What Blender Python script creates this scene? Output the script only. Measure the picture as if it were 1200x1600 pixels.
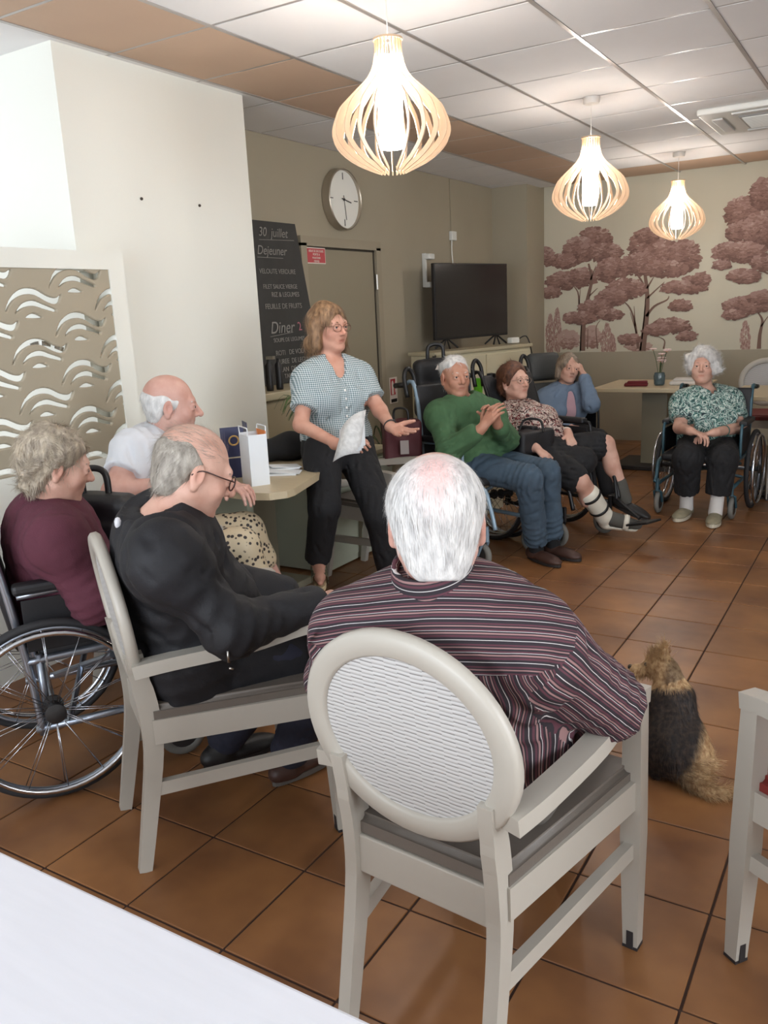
import bpy, bmesh, math, random
import numpy as np
from mathutils import Matrix, Vector

# ------------------------------------------------------------------ camera, light, exposure
for _o in list(bpy.data.objects): bpy.data.objects.remove(_o)
SC = bpy.context.scene
COL = SC.collection
FPX, PITCH, ROLL, YAW, CAMZ = 1312.7, 0.232637, -0.047125, -0.553932, 1.4694
def _axes():
    cy, sy = math.cos(YAW), math.sin(YAW)
    f = np.array([sy*math.cos(PITCH), cy*math.cos(PITCH), -math.sin(PITCH)])
    r = np.array([cy, -sy, 0.0]); u = np.cross(r, f)
    return r*math.cos(ROLL)+u*math.sin(ROLL), -r*math.sin(ROLL)+u*math.cos(ROLL), f
CR, CU, CF = _axes(); CP = np.array([0, 0, CAMZ])
def at(x, y, d): return CP + (CF + CR*(x-600)/FPX - CU*(y-800)/FPX)*d
def onz(x, y, z=0.0):
    d = CF + CR*(x-600)/FPX - CU*(y-800)/FPX
    return CP + d*(z-CAMZ)/d[2]
cam = bpy.data.cameras.new('camera'); cam.sensor_fit = 'VERTICAL'; cam.sensor_height = 36.0
cam.lens = FPX/1600*36.0; cam.clip_start = 0.02; cam.clip_end = 60
camo = bpy.data.objects.new('camera', cam); COL.objects.link(camo)
camo.matrix_world = Matrix(((CR[0], CU[0], -CF[0], 0), (CR[1], CU[1], -CF[1], 0), (CR[2], CU[2], -CF[2], CAMZ), (0, 0, 0, 1)))
SC.camera = camo
SC.view_settings.view_transform = 'Standard'; SC.view_settings.look = 'None'
SC.view_settings.gamma = 1.0; SC.view_settings.use_curve_mapping = False
SC.view_settings.exposure = 0.8
world = bpy.data.worlds.new('sky'); SC.world = world; world.use_nodes = True
bgn = world.node_tree.nodes['Background']; bgn.inputs[0].default_value = (0.72, 0.82, 1.0, 1); bgn.inputs[1].default_value = 1.0
def area(name, loc, target, sx, sy, power, color):
    L = bpy.data.lights.new(name, 'AREA'); L.shape = 'RECTANGLE'; L.size = sx; L.size_y = sy; L.energy = power; L.color = color
    o = bpy.data.objects.new(name, L); COL.objects.link(o); o.location = loc
    o.rotation_euler = (Vector(target)-Vector(loc)).to_track_quat('-Z', 'Y').to_euler(); return o
area('daylight_back_window', (-1.4, -2.15, 1.45), (-1.4, 3.0, 1.0), 3.2, 1.7, 80, (0.86, 0.93, 1.0))
area('daylight_right_window', (2.9, 1.2, 1.5), (-2.0, 2.6, 1.0), 2.6, 1.6, 76, (0.9, 0.95, 1.0))
area('daylight_entry_window', (-4.7, 0.2, 1.6), (-4.0, 2.7, 1.5), 1.0, 1.7, 25, (0.84, 0.92, 1.0))

# ------------------------------------------------------------------ materials
MATS = {}
def mat(name, col, rough=0.6, metal=0.0, var=0.0, vscale=8.0, bump=0.0, bscale=60.0, col2=None, spec=0.5, sheen=0.0, trans=0.0, emit=0.0, stretch=None):
    if name in MATS: return MATS[name]
    m = bpy.data.materials.new(name); m.use_nodes = True; nt = m.node_tree; N = nt.nodes; L = nt.links
    b = N['Principled BSDF']; b.inputs['Base Color'].default_value = (*col, 1); b.inputs['Roughness'].default_value = rough
    b.inputs['Metallic'].default_value = metal; b.inputs['Specular IOR Level'].default_value = spec
    if sheen: b.inputs['Sheen Weight'].default_value = sheen
    if trans: b.inputs['Transmission Weight'].default_value = trans
    if emit: b.inputs['Emission Color'].default_value = (*col, 1); b.inputs['Emission Strength'].default_value = emit
    if var or bump:
        tc = N.new('ShaderNodeTexCoord'); src = tc.outputs['Object']
        if stretch:
            mp = N.new('ShaderNodeMapping'); mp.inputs['Scale'].default_value = stretch; L.new(src, mp.inputs[0]); src = mp.outputs[0]
    if var:
        n = N.new('ShaderNodeTexNoise'); n.inputs['Scale'].default_value = vscale; n.inputs['Detail'].default_value = 4; L.new(src, n.inputs[0])
        c2 = col2 or tuple(max(0, c*(1-var)) for c in col)
        r = N.new('ShaderNodeValToRGB'); r.color_ramp.elements[0].position = .32; r.color_ramp.elements[1].position = .68
        r.color_ramp.elements[0].color = (*c2, 1); r.color_ramp.elements[1].color = (*col, 1)
        L.new(n.outputs[0], r.inputs[0]); L.new(r.outputs[0], b.inputs['Base Color'])
    if bump:
        n = N.new('ShaderNodeTexNoise'); n.inputs['Scale'].default_value = bscale; n.inputs['Detail'].default_value = 3; L.new(src, n.inputs[0])
        bp = N.new('ShaderNodeBump'); bp.inputs['Strength'].default_value = bump; bp.inputs['Distance'].default_value = 0.004
        L.new(n.outputs[0], bp.inputs['Height']); L.new(bp.outputs[0], b.inputs['Normal'])
    MATS[name] = m; return m

# ------------------------------------------------------------------ object helpers
def new_mesh(name, V, F, smooth=False):
    me = bpy.data.meshes.new(name); me.from_pydata([tuple(map(float, v)) for v in V], [], [tuple(map(int, f)) for f in F]); me.update()
    if smooth: me.polygons.foreach_set('use_smooth', [True]*len(me.polygons))
    return me
def link(name, me, m=None, parent=None, loc=(0, 0, 0), rot=(0, 0, 0)):
    o = bpy.data.objects.new(name, me); COL.objects.link(o); o.location = loc; o.rotation_euler = rot
    if m is not None and me is not None and not me.materials: me.materials.append(m)
    if parent is not None: o.parent = parent
    return o
def tag(o, label=None, cat=None, group=None, kind=None):
    if label: o['label'] = label
    if cat: o['category'] = cat
    if group: o['group'] = group
    if kind: o['kind'] = kind
    return o
def thing(name, label, cat, loc=(0, 0, 0), rz=0.0, group=None):
    o = bpy.data.objects.new(name, None); COL.objects.link(o); o.location = loc; o.rotation_euler = (0, 0, rz); o.empty_display_size = .1
    return tag(o, label, cat, group)
def unit(v): v = np.asarray(v, float); return v/max(1e-9, np.linalg.norm(v))
def V3(*a): return np.array(a, float)

class MB:
    def __init__(s): s.V = []; s.F = []
    def add(s, V, F):
        b = len(s.V); s.V += [np.asarray(v, float) for v in V]; s.F += [tuple(b+i for i in f) for f in F]; return s
    def box(s, c, size, R=None, bev=0.0):
        h = np.array(size)/2; R = np.eye(3) if R is None else R
        if bev <= 0:
            P = [(x, y, z) for z in (-1, 1) for y in (-1, 1) for x in (-1, 1)]
            V = [np.array(c)+R@(np.array(p)*h) for p in P]
            return s.add(V, [(0, 2, 3, 1), (4, 5, 7, 6), (0, 1, 5, 4), (2, 6, 7, 3), (0, 4, 6, 2), (1, 3, 7, 5)])
        bm = bmesh.new(); bmesh.ops.create_cube(bm, size=2.0)
        for v in bm.verts: v.co = Vector((v.co.x*h[0], v.co.y*h[1], v.co.z*h[2]))
        bmesh.ops.bevel(bm, geom=bm.edges[:], offset=min(bev, min(h)*.95), segments=2, affect='EDGES', profile=.5)
        bm.verts.index_update()
        V = [np.array(c)+R@np.array(v.co) for v in bm.verts]; F = [[v.index for v in f.verts] for f in bm.faces]; bm.free()
        return s.add(V, F)
    def tube(s, pts, r, n=8, closed=False, caps=True, flat=None):
        # sweep of a round (or rectangular: flat=(w,h,upvec)) section along a polyline
        P = [np.asarray(p, float) for p in pts]; m = len(P)
        R = r if hasattr(r, '__len__') else [r]*m
        T = []
        for i in range(m):
            a = P[i-1] if (i > 0 or closed) else P[i]; b = P[(i+1) % m] if (i < m-1 or closed) else P[i]
            T.append(unit(b-a))
        if flat: u = unit(flat[2]-T[0]*np.dot(flat[2], T[0]))
        else:
            u = np.cross(T[0], [0, 0, 1.0]); u = unit(u) if np.linalg.norm(u) > 1e-3 else V3(1, 0, 0)
        V = []
        for i in range(m):
            ref = flat[2] if flat else u
            u = unit(ref-T[i]*np.dot(ref, T[i])); w = np.cross(T[i], u)
            if flat:
                fw = flat[0][i] if hasattr(flat[0], '__len__') else flat[0]; fh = flat[1][i] if hasattr(flat[1], '__len__') else flat[1]
                for a, b in ((1, 1), (-1, 1), (-1, -1), (1, -1)): V.append(P[i]+w*(a*fw/2)+u*(b*fh/2))
            else:
                for k in range(n):
                    t = 2*math.pi*k/n; V.append(P[i]+R[i]*(u*math.cos(t)+w*math.sin(t)))
        n = 4 if flat else n; F = []
        for i in range(m if closed else m-1):
            j = (i+1) % m
            for k in range(n):
                k2 = (k+1) % n; F.append((i*n+k, i*n+k2, j*n+k2, j*n+k))
        if caps and not closed: F += [tuple(range(n-1, -1, -1)), tuple((m-1)*n+k for k in range(n))]
        return s.add(V, F)
    def lathe(s, prof, n=24, M=None, cap=True):
        # prof: list of (radius, height) about local z
        V = []; F = []; M = np.eye(4) if M is None else np.array(M)
        for r, z in prof:
            for k in range(n):
                t = 2*math.pi*k/n; V.append((M@np.array([r*math.cos(t), r*math.sin(t), z, 1]))[:3])
        for i in range(len(prof)-1):
            for k in range(n):
                k2 = (k+1) % n; F.append((i*n+k, i*n+k2, (i+1)*n+k2, (i+1)*n+k))
        if cap: F += [tuple(range(n-1, -1, -1)), tuple((len(prof)-1)*n+k for k in range(n))]
        return s.add(V, F)
    def torus(s, c, R, r, axis=(1, 0, 0), n=40, k=8, sq=1.0):
        a = unit(axis); u = unit(np.cross(a, [0, 0, 1.0]) if abs(a[2]) < .9 else np.cross(a, [1.0, 0, 0])); w = np.cross(a, u); V = []; F = []
        for i in range(n):
            t = 2*math.pi*i/n; d = u*math.cos(t)+w*math.sin(t)
            for j in range(k):
                q = 2*math.pi*j/k; V.append(np.array(c)+d*(R+r*math.cos(q))+a*r*sq*math.sin(q))
        for i in range(n):
            for j in range(k): F.append((i*k+j, ((i+1) % n)*k+j, ((i+1) % n)*k+(j+1) % k, i*k+(j+1) % k))
        return s.add(V, F)
    def prism(s, poly, t, O, U, W):
        # closed polygon in plane (O,U,W), extruded by t along UxW
        O = np.array(O, float); U = np.array(U, float); W = np.array(W, float); N_ = unit(np.cross(U, W)); n = len(poly)
        V = [O+U*a+W*b for a, b in poly]+[O+U*a+W*b+N_*t for a, b in poly]
        F = [tuple(range(n-1, -1, -1)), tuple(range(n, 2*n))]+[(i, (i+1) % n, n+(i+1) % n, n+i) for i in range(n)]
        return s.add(V, F)
    def ball(s, c, r, n=14, R=None):
        r = np.array(r if hasattr(r, '__len__') else (r, r, r), float); V = []; F = []; m = n//2; R = np.eye(3) if R is None else R
        for i in range(1, m):
            for k in range(n):
                a = math.pi*i/m; b = 2*math.pi*k/n; V.append(np.array(c)+R@(r*np.array([math.sin(a)*math.cos(b), math.sin(a)*math.sin(b), math.cos(a)])))
        top = len(V); V.append(np.array(c)+R@(r*np.array([0, 0, 1.]))); V.append(np.array(c)+R@(r*np.array([0, 0, -1.])))
        for i in range(m-2):
            for k in range(n): F.append((i*n+k, (i+1)*n+k, (i+1)*n+(k+1) % n, i*n+(k+1) % n))
        for k in range(n): F.append((top, k, (k+1) % n)); F.append((top+1, (m-2)*n+(k+1) % n, (m-2)*n+k))
        return s.add(V, F)
    def mesh(s, name, smooth=False): return new_mesh(name, s.V, s.F, smooth)
    def build(s, name, m, parent=None, smooth=False, loc=(0, 0, 0), rot=(0, 0, 0)):
        o = link(name, s.mesh(name, smooth), m, parent, loc, rot)
        return o
def smooth_angle(o, deg=40):
    me = o.data; me.polygons.foreach_set('use_smooth', [True]*len(me.polygons))
    bm = bmesh.new(); bm.from_mesh(me); lim = math.radians(deg)
    for e in bm.edges: e.smooth = not (len(e.link_faces) == 2 and e.calc_face_angle(0) > lim)
    bm.to_mesh(me); bm.free(); return o
def curve(pts, n=6):
    # Catmull-Rom through points
    P = [np.asarray(p, float) for p in pts]; out = []
    for i in range(len(P)-1):
        p0 = P[max(0, i-1)]; p1 = P[i]; p2 = P[i+1]; p3 = P[min(len(P)-1, i+2)]
        for k in range(n):
            t = k/n; out.append(.5*((2*p1)+(-p0+p2)*t+(2*p0-5*p1+4*p2-p3)*t*t+(-p0+3*p1-3*p2+p3)*t**3))
    return out+[P[-1]]
def text(name, body, size, m, parent, O, U, W, align='LEFT', extrude=0.0006, font_shear=0.0):
    c = bpy.data.curves.new(name, 'FONT'); c.body = body; c.size = size; c.extrude = extrude; c.align_x = align; c.shear = font_shear
    o = bpy.data.objects.new(name, c); COL.objects.link(o); c.materials.append(m)
    U = unit(U); W = unit(W); N_ = np.cross(U, W)
    o.matrix_world = Matrix(((U[0], W[0], N_[0], O[0]), (U[1], W[1], N_[1], O[1]), (U[2], W[2], N_[2], O[2]), (0, 0, 0, 1)))
    bpy.context.view_layer.update()
    me = bpy.data.meshes.new_from_object(o.evaluated_get(bpy.context.evaluated_depsgraph_get())); mw = o.matrix_world.copy()
    bpy.data.objects.remove(o); o = bpy.data.objects.new(name, me); COL.objects.link(o); o.matrix_world = mw
    if not me.materials: me.materials.append(m)
    if parent is not None: o.parent = parent; o.matrix_parent_inverse = parent.matrix_world.inverted()
    return o

# ------------------------------------------------------------------ signed-distance modelling
class SD:
    def __init__(s): s.ops = []
    def cone(s, a, b, ra, rb=None, k=.02, op='u'):
        a = np.array(a, float); b = np.array(b, float); rb = ra if rb is None else rb; m = max(ra, rb)
        def f(X, Y, Z):
            d = b-a; L = max(1e-9, d@d)
            t = np.clip(((X-a[0])*d[0]+(Y-a[1])*d[1]+(Z-a[2])*d[2])/L, 0, 1)
            return np.sqrt((X-a[0]-t*d[0])**2+(Y-a[1]-t*d[1])**2+(Z-a[2]-t*d[2])**2)-(ra+t*(rb-ra))
        s.ops.append((op, f, np.minimum(a, b)-m, np.maximum(a, b)+m, k)); return s
    def ell(s, c, r, M=None, k=.02, op='u'):
        c = np.array(c, float); r = np.array(r, float); M = np.eye(3) if M is None else np.array(M)
        e = np.sqrt(((M*r)**2).sum(1))
        def f(X, Y, Z):
            x = X-c[0]; y = Y-c[1]; z = Z-c[2]
            u = x*M[0, 0]+y*M[1, 0]+z*M[2, 0]; v = x*M[0, 1]+y*M[1, 1]+z*M[2, 1]; w = x*M[0, 2]+y*M[1, 2]+z*M[2, 2]
            k0 = np.sqrt((u/r[0])**2+(v/r[1])**2+(w/r[2])**2)
            k1 = np.sqrt((u/r[0]**2)**2+(v/r[1]**2)**2+(w/r[2]**2)**2)
            return k0*(k0-1)/np.maximum(k1, 1e-6)
        s.ops.append((op, f, c-e, c+e, k)); return s
    def box(s, c, h, M=None, r=.005, k=.01, op='u'):
        c = np.array(c, float); h = np.array(h, float)-r; M = np.eye(3) if M is None else np.array(M)
        e = np.abs(M)@(h+r)
        def f(X, Y, Z):
            x = X-c[0]; y = Y-c[1]; z = Z-c[2]
            q = [np.abs(x*M[0, i]+y*M[1, i]+z*M[2, i])-h[i] for i in range(3)]
            return np.sqrt(sum(np.maximum(t, 0)**2 for t in q))+np.minimum(np.maximum(q[0], np.maximum(q[1], q[2])), 0)-r
        s.ops.append((op, f, c-e, c+e, k)); return s
    def cut(s, p, n, k=.004, lim=None):
        # removes what lies on the +n side of the plane; lim=(centre,radius) keeps the cut local
        p = np.array(p, float); n = unit(n)
        s.ops.append(('cut', (p, n, lim), None, None, k)); return s
    def disp(s, fn): s.ops.append(('disp', fn, None, None, 0)); return s
    def bounds(s):
        lo = np.min([o[2] for o in s.ops if o[0] == 'u'], 0); hi = np.max([o[3] for o in s.ops if o[0] == 'u'], 0); return lo, hi
    def grid(s, h, lo=None, hi=None, pad=.06):
        L, H = s.bounds(); L = L-pad; H = H+pad
        if lo is not None: L = np.maximum(L, lo)
        if hi is not None: H = np.minimum(H, hi)
        n = np.maximum(2, np.ceil((H-L)/h).astype(int)+1)
        ax = [(L[i]+h*np.arange(n[i])).astype(np.float32) for i in range(3)]
        v = np.full(n, 1.0, np.float32)
        for op, f, lo_, hi_, k in s.ops:
            if op == 'disp':
                X, Y, Z = ax[0][:, None, None], ax[1][None, :, None], ax[2][None, None, :]
                m = np.abs(v) < .05
                idx = np.nonzero(m)
                v[idx] += f(ax[0][idx[0]], ax[1][idx[1]], ax[2][idx[2]]).astype(np.float32); continue
            if op == 'cut':
                p, nn, lim = f
                X, Y, Z = ax[0][:, None, None], ax[1][None, :, None], ax[2][None, None, :]
                d = (X-p[0])*nn[0]+(Y-p[1])*nn[1]+(Z-p[2])*nn[2]
                if lim is not None:
                    c, r = lim; q = np.sqrt((X-c[0])**2+(Y-c[1])**2+(Z-c[2])**2)-r
                    d = np.minimum(d, -q)
                v = np.maximum(v, d.astype(np.float32)); continue
            mg = k+2.5*h+.012
            i0 = [int(np.clip(np.floor((lo_[i]-mg-L[i])/h), 0, n[i])) for i in range(3)]; i1 = [int(np.clip(np.ceil((hi_[i]+mg-L[i])/h)+1, 0, n[i])) for i in range(3)]
            if any(i1[i] <= i0[i] for i in range(3)): continue
            sl = tuple(slice(i0[i], i1[i]) for i in range(3))
            d = f(ax[0][sl[0]][:, None, None], ax[1][sl[1]][None, :, None], ax[2][sl[2]][None, None, :]).astype(np.float32)
            o = v[sl]
            if op == 'u':
                if k > 0:
                    t = np.clip(.5+.5*(o-d)/k, 0, 1); v[sl] = o*(1-t)+d*t-k*t*(1-t)
                else: v[sl] = np.minimum(o, d)
            else:
                if k > 0:
                    t = np.clip(.5-.5*(o+d)/k, 0, 1); v[sl] = o*(1-t)-d*t+k*t*(1-t)
                else: v[sl] = np.maximum(o, -d)
        return v, L, h
    def mesh(s, h, **kw):
        v, L, h = s.grid(h, **kw); return nets(v, L, h)
def nets(v, L, h):
    n = v.shape; ins = v < 0
    c = np.zeros((n[0]-1, n[1]-1, n[2]-1), np.int8)
    for dx in (0, 1):
        for dy in (0, 1):
            for dz in (0, 1): c += ins[dx:n[0]-1+dx, dy:n[1]-1+dy, dz:n[2]-1+dz]
    act = (c > 0) & (c < 8); I = np.nonzero(act); m = len(I[0])
    idx = np.full(c.shape, -1, np.int32); idx[I] = np.arange(m)
    acc = np.zeros((m, 3)); cnt = np.zeros(m)
    C = np.stack(I, 1)
    cor = [(0, 0, 0), (1, 0, 0), (0, 1, 0), (1, 1, 0), (0, 0, 1), (1, 0, 1), (0, 1, 1), (1, 1, 1)]
    val = [v[I[0]+a, I[1]+b, I[2]+e] for a, b, e in cor]
    for a in range(8):
        for b in range(a+1, 8):
            d = [cor[b][i]-cor[a][i] for i in range(3)]
            if sum(d) != 1 or min(d) < 0: continue
            x = (val[a] < 0) != (val[b] < 0)
            t = val[a][x]/(val[a][x]-val[b][x])
            acc[x] += np.array(cor[a])+t[:, None]*np.array(d); cnt[x] += 1
    P = L+h*(C+acc/np.maximum(cnt, 1)[:, None])
    Q = []
    for ax in range(3):
        s0 = [slice(None)]*3; s1 = [slice(None)]*3; s0[ax] = slice(0, -1); s1[ax] = slice(1, None)
        A = ins[tuple(s0)]; B = ins[tuple(s1)]; u, w = [(1, 2), (2, 0), (0, 1)][ax]
        E_ = np.nonzero(A != B); E_ = np.stack(E_, 1)
        ok = (E_[:, u] > 0) & (E_[:, w] > 0) & (E_[:, u] < n[u]-1) & (E_[:, w] < n[w]-1); E_ = E_[ok]
        fl = A[tuple(E_.T)]
        q = []
        for du, dw in ((-1, -1), (0, -1), (0, 0), (-1, 0)):
            e = E_.copy(); e[:, u] += du; e[:, w] += dw; q.append(idx[tuple(e.T)])
        q = np.stack(q, 1); q[~fl] = q[~fl][:, ::-1]; Q.append(q)
    Q = np.concatenate(Q) if Q else np.zeros((0, 4), int)
    return P, Q
def relax(P, Q, it=1, lam=.5):
    for _ in range(it):
        S = np.zeros_like(P); c = np.zeros(len(P))
        for a, b in ((0, 1), (1, 2), (2, 3), (3, 0)):
            for i, j in ((a, b), (b, a)):
                c += np.bincount(Q[:, i], minlength=len(P))
                for d in range(3): S[:, d] += np.bincount(Q[:, i], P[Q[:, j], d], minlength=len(P))
        P = P+lam*(S/np.maximum(c, 1)[:, None]-P)
    return P
def qmesh(name, P, Q, attrs=None):
    me = bpy.data.meshes.new(name); me.vertices.add(len(P)); me.vertices.foreach_set('co', P.astype(np.float32).ravel())
    me.loops.add(4*len(Q)); me.loops.foreach_set('vertex_index', Q.astype(np.int32).ravel())
    me.polygons.add(len(Q)); me.polygons.foreach_set('loop_start', np.arange(0, 4*len(Q), 4, dtype=np.int32)); me.polygons.foreach_set('loop_total', np.full(len(Q), 4, np.int32))
    me.update(calc_edges=True); me.validate(); me.polygons.foreach_set('use_smooth', [True]*len(me.polygons))
    for k, a in (attrs or {}).items():
        if len(a) == len(me.vertices):
            at_ = me.attributes.new(k, 'FLOAT', 'POINT'); at_.data.foreach_set('value', np.asarray(a, np.float32))
    return me
def crumple(c, r, ax, freq, amp, seed=0):
    # creases gathered round a joint, running across ax
    c = np.array(c, float); ax = unit(ax); a = unit(np.cross(ax, [.31, .52, .79])); ph = seed*1.7
    def f(X, Y, Z):
        x, y, z = X-c[0], Y-c[1], Z-c[2]; t = x*ax[0]+y*ax[1]+z*ax[2]; u = x*a[0]+y*a[1]+z*a[2]
        w = np.sin(t*freq+ph+1.1*np.sin(u*freq*.35+ph)); return (2*np.abs(w)-1)*amp*np.exp(-(x*x+y*y+z*z)/(r*r))
    return f
def wob(seed, freq, amp, n=5, stretch=(1, 1, 1)):
    rng = np.random.RandomState(seed); D = rng.normal(size=(n, 3)); D /= np.linalg.norm(D, axis=1)[:, None]
    D = D*np.array(stretch)*freq*(.6+rng.rand(n, 1)*.9); ph = rng.rand(n)*6.28
    def f(X, Y, Z):
        s = 0
        for d, p in zip(D, ph): s = s+np.sin(X*d[0]+Y*d[1]+Z*d[2]+p+.8*np.sin(.5*(X*d[1]+Y*d[2]+Z*d[0])))
        return s*amp/n**.5
    return f
def folds(seed, freq, amp, ax):
    # creases running along ax: noise that varies quickly across it and slowly along it
    freq = freq*2.3; rng = np.random.RandomState(seed); ax = unit(ax); ph = rng.rand(8)*6.28
    a = unit(np.cross(ax, [.3, .5, .8])); b = np.cross(ax, a); ds = []
    for i in range(5):
        t = rng.rand()*3.14; ds.append((a*math.cos(t)+b*math.sin(t))*freq*(.6+rng.rand())+ax*freq*.14*rng.normal())
    def f(X, Y, Z):
        s = 0
        for i, d in enumerate(ds):
            w = np.sin(X*d[0]+Y*d[1]+Z*d[2]+ph[i]+1.3*np.sin((X*ax[0]+Y*ax[1]+Z*ax[2])*freq*.25+ph[i-3]))
            s = s+(1-2*np.abs(w))
        return np.maximum(s, -1.2)*amp*.62
    return f

# ------------------------------------------------------------------ room
def S(r, g, b):
    f = lambda c: (c/255/12.92) if c/255 <= .04045 else ((c/255+.055)/1.055)**2.4
    return (f(r), f(g), f(b))
ZC = 2.686; XT = -3.82; YM = 9.12
M_cream = mat('cream_paint', S(222, 222, 213), .75, bump=.08, bscale=220)
M_white = mat('white_paint', S(228, 230, 230), .7, bump=.06, bscale=220)
M_taupe = mat('taupe_paint', S(160, 151, 131), .72, var=.05, vscale=2.0, bump=.08, bscale=200)
M_ctile = mat('ceiling_tile', S(231, 230, 229), .9, bump=.25, bscale=420, var=.03, vscale=3)
M_ctan = mat('tan_ceiling_tile', S(198, 170, 146), .8, bump=.12, bscale=300, var=.06, vscale=2.5)
M_tbar = mat('ceiling_rail', S(176, 170, 166), .3, metal=.35)
M_grout = mat('grout', S(62, 42, 34), .9)
def floor_mat():
    m = bpy.data.materials.new('terracotta_tile'); m.use_nodes = True; N = m.node_tree.nodes; L = m.node_tree.links; b = N['Principled BSDF']
    oi = N.new('ShaderNodeObjectInfo'); ge = N.new('ShaderNodeNewGeometry'); tc = N.new('ShaderNodeTexCoord')
    ad = N.new('ShaderNodeMath'); ad.operation = 'ADD'; L.new(oi.outputs['Random'], ad.inputs[0]); L.new(ge.outputs['Random Per Island'], ad.inputs[1])
    fr = N.new('ShaderNodeMath'); fr.operation = 'FRACT'; L.new(ad.outputs[0], fr.inputs[0])
    n = N.new('ShaderNodeTexNoise'); n.inputs['Scale'].default_value = 3.4; n.inputs['Detail'].default_value = 3; L.new(ge.outputs['Position'], n.inputs[0])
    r = N.new('ShaderNodeValToRGB'); e = r.color_ramp.elements; e[0].position = .3; e[0].color = (*S(112, 74, 48), 1); e[1].position = .7; e[1].color = (*S(154, 107, 66), 1); L.new(n.outputs[0], r.inputs[0])
    hs = N.new('ShaderNodeHueSaturation'); mp = N.new('ShaderNodeMapRange'); mp.inputs[3].default_value = .88; mp.inputs[4].default_value = 1.1; L.new(fr.outputs[0], mp.inputs[0])
    L.new(mp.outputs[0], hs.inputs['Value']); L.new(r.outputs[0], hs.inputs['Color']); L.new(hs.outputs[0], b.inputs['Base Color'])
    n2 = N.new('ShaderNodeTexNoise'); n2.inputs['Scale'].default_value = 9; L.new(ge.outputs['Position'], n2.inputs[0])
    m2 = N.new('ShaderNodeMapRange'); b.inputs['Specular IOR Level'].default_value = .32; m2.inputs[3].default_value = .28; m2.inputs[4].default_value = .44; L.new(n2.outputs[0], m2.inputs[0]); L.new(m2.outputs[0], b.inputs['Roughness'])
    bp = N.new('ShaderNodeBump'); bp.inputs['Strength'].default_value = .12; bp.inputs['Distance'].default_value = .003; n3 = N.new('ShaderNodeTexNoise'); n3.inputs['Scale'].default_value = 14
    L.new(ge.outputs['Position'], n3.inputs[0]); L.new(n3.outputs[0], bp.inputs['Height']); L.new(bp.outputs[0], b.inputs['Normal'])
    return m
M_floor = floor_mat()
def struct(name, mb, m, label=None, parent=None):
    o = mb.build(name, m, parent)
    if parent is None: tag(o, label, None, None, 'structure')
    return o
def bx(x0, x1, y0, y1, z0, z1): return MB().box(((x0+x1)/2, (y0+y1)/2, (z0+z1)/2), (x1-x0, y1-y0, z1-z0))

floor = struct('floor', bx(-5.4, 3.2, -2.5, 9.4, -.08, -.0035), M_grout, 'terracotta tiled floor with dark grout joints')
T = 0.33
tile_bm = MB().box((0, 0, -.006), (T-.0065, T-.0065, .012), bev=.0022)
tile_me = tile_bm.mesh('floor_tile'); tile_me.materials.append(M_floor)
cells = []
for i in range(-10, 16):
    for j in range(-12, 24):
        cx, cy = -1.940+T*(i+.5), 1.569+T*(j+.5)
        if cx < -5.2 or cx > 3.0 or cy < -2.2 or cy > 9.1: continue
        p = V3(cx, cy, 0)-CP; d = p@CF
        vis = d > .3 and abs(p@CR/d*FPX) < 690 and abs(p@CU/d*FPX) < 900 and cx > -3.6
        cells.append((d if vis else 99, cx, cy))
cells.sort(); rest = MB()
for k, (d, cx, cy) in enumerate(cells):
    if d < 99 and k < 290: link('floor_tile', tile_me, None, floor, (cx, cy, 0))
    else: rest.box((cx, cy, -.006), (T-.0065, T-.0065, .012))
tag(rest.build('distant_floor_tiles', M_floor, floor), kind='stuff')

ceil = struct('ceiling', bx(-5.4, 3.2, -2.5, 9.4, ZC+.02, ZC+.1), M_tbar, 'suspended ceiling of pale square panels with a tan border')
ct = MB().box((0, 0, .012), (.578, .578, .024)).mesh('ceiling_tile'); ct.materials.append(M_ctile)
ctt = MB().box((0, 0, .012), (.578, .578, .024)).mesh('tan_ceiling_tile'); ctt.materials.append(M_ctan)
cx0, cy0 = -2.62, 3.626; crest = MB()
for i in range(-5, 10):
    for j in range(-11, 10):
        x, y = cx0+.6*(i+.5), cy0+.6*(j+.5)
        if x < -5.3 or x > 3.1 or y > 9.3 or y < -2.4: continue
        tan = (i == -1) or (j == 8 and i >= 0)
        if -3.9 < x < 1.0 and y > 1.5: link('ceiling_tile', ctt if tan else ct, None, ceil, (x, y, ZC))
        else: crest.box((x, y, ZC+.012), (.578, .578, .024))
tag(crest.build('distant_ceiling_tiles', M_ctile, ceil), kind='stuff')
rb = MB()
for i in range(-4, 10): rb = MB().box((cx0+.6*i, 3.45, ZC+.008), (.020, 11.6, .022)); rb.build('ceiling_rail', M_tbar, ceil)
for j in range(-9, 10): rb = MB().box((-1.1, cy0+.6*j, ZC+.010), (8.4, .016, .018)); rb.build('ceiling_cross_rail', M_tbar, ceil)

struct('wall_television', bx(XT-.1, XT, 3.7, 9.4, 0, ZC+.05), M_taupe, 'taupe painted wall behind the television and the door')
struct('wall_corner_column', bx(XT, -3.43, 8.62, YM, 0, ZC+.02), M_taupe, 'taupe boxed column in the far corner')
pil = struct('wall_pillar', bx(-4.3, -3.27, 2.72, 3.99, 0, ZC+.02), M_cream, 'broad cream wall pier with two small screws')
for p in ((3.15, 2.07), (3.56, 2.07)):
    MB().ball((-3.266, p[0], p[1]), .008, 8).build('screw', mat('dark_screw', S(70, 62, 55), .5, .5), pil)
struct('baseboard_pillar', bx(-3.27, -3.255, 2.9, 3.99, 0, .07), mat('skirting', S(150, 110, 84), .5), 'tile skirting along the cream wall')
struct('baseboard_television', bx(XT, XT+.012, 4.0, 8.6, 0, .07), mat('skirting', S(150, 110, 84)), 'tile skirting along the taupe wall')
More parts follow.
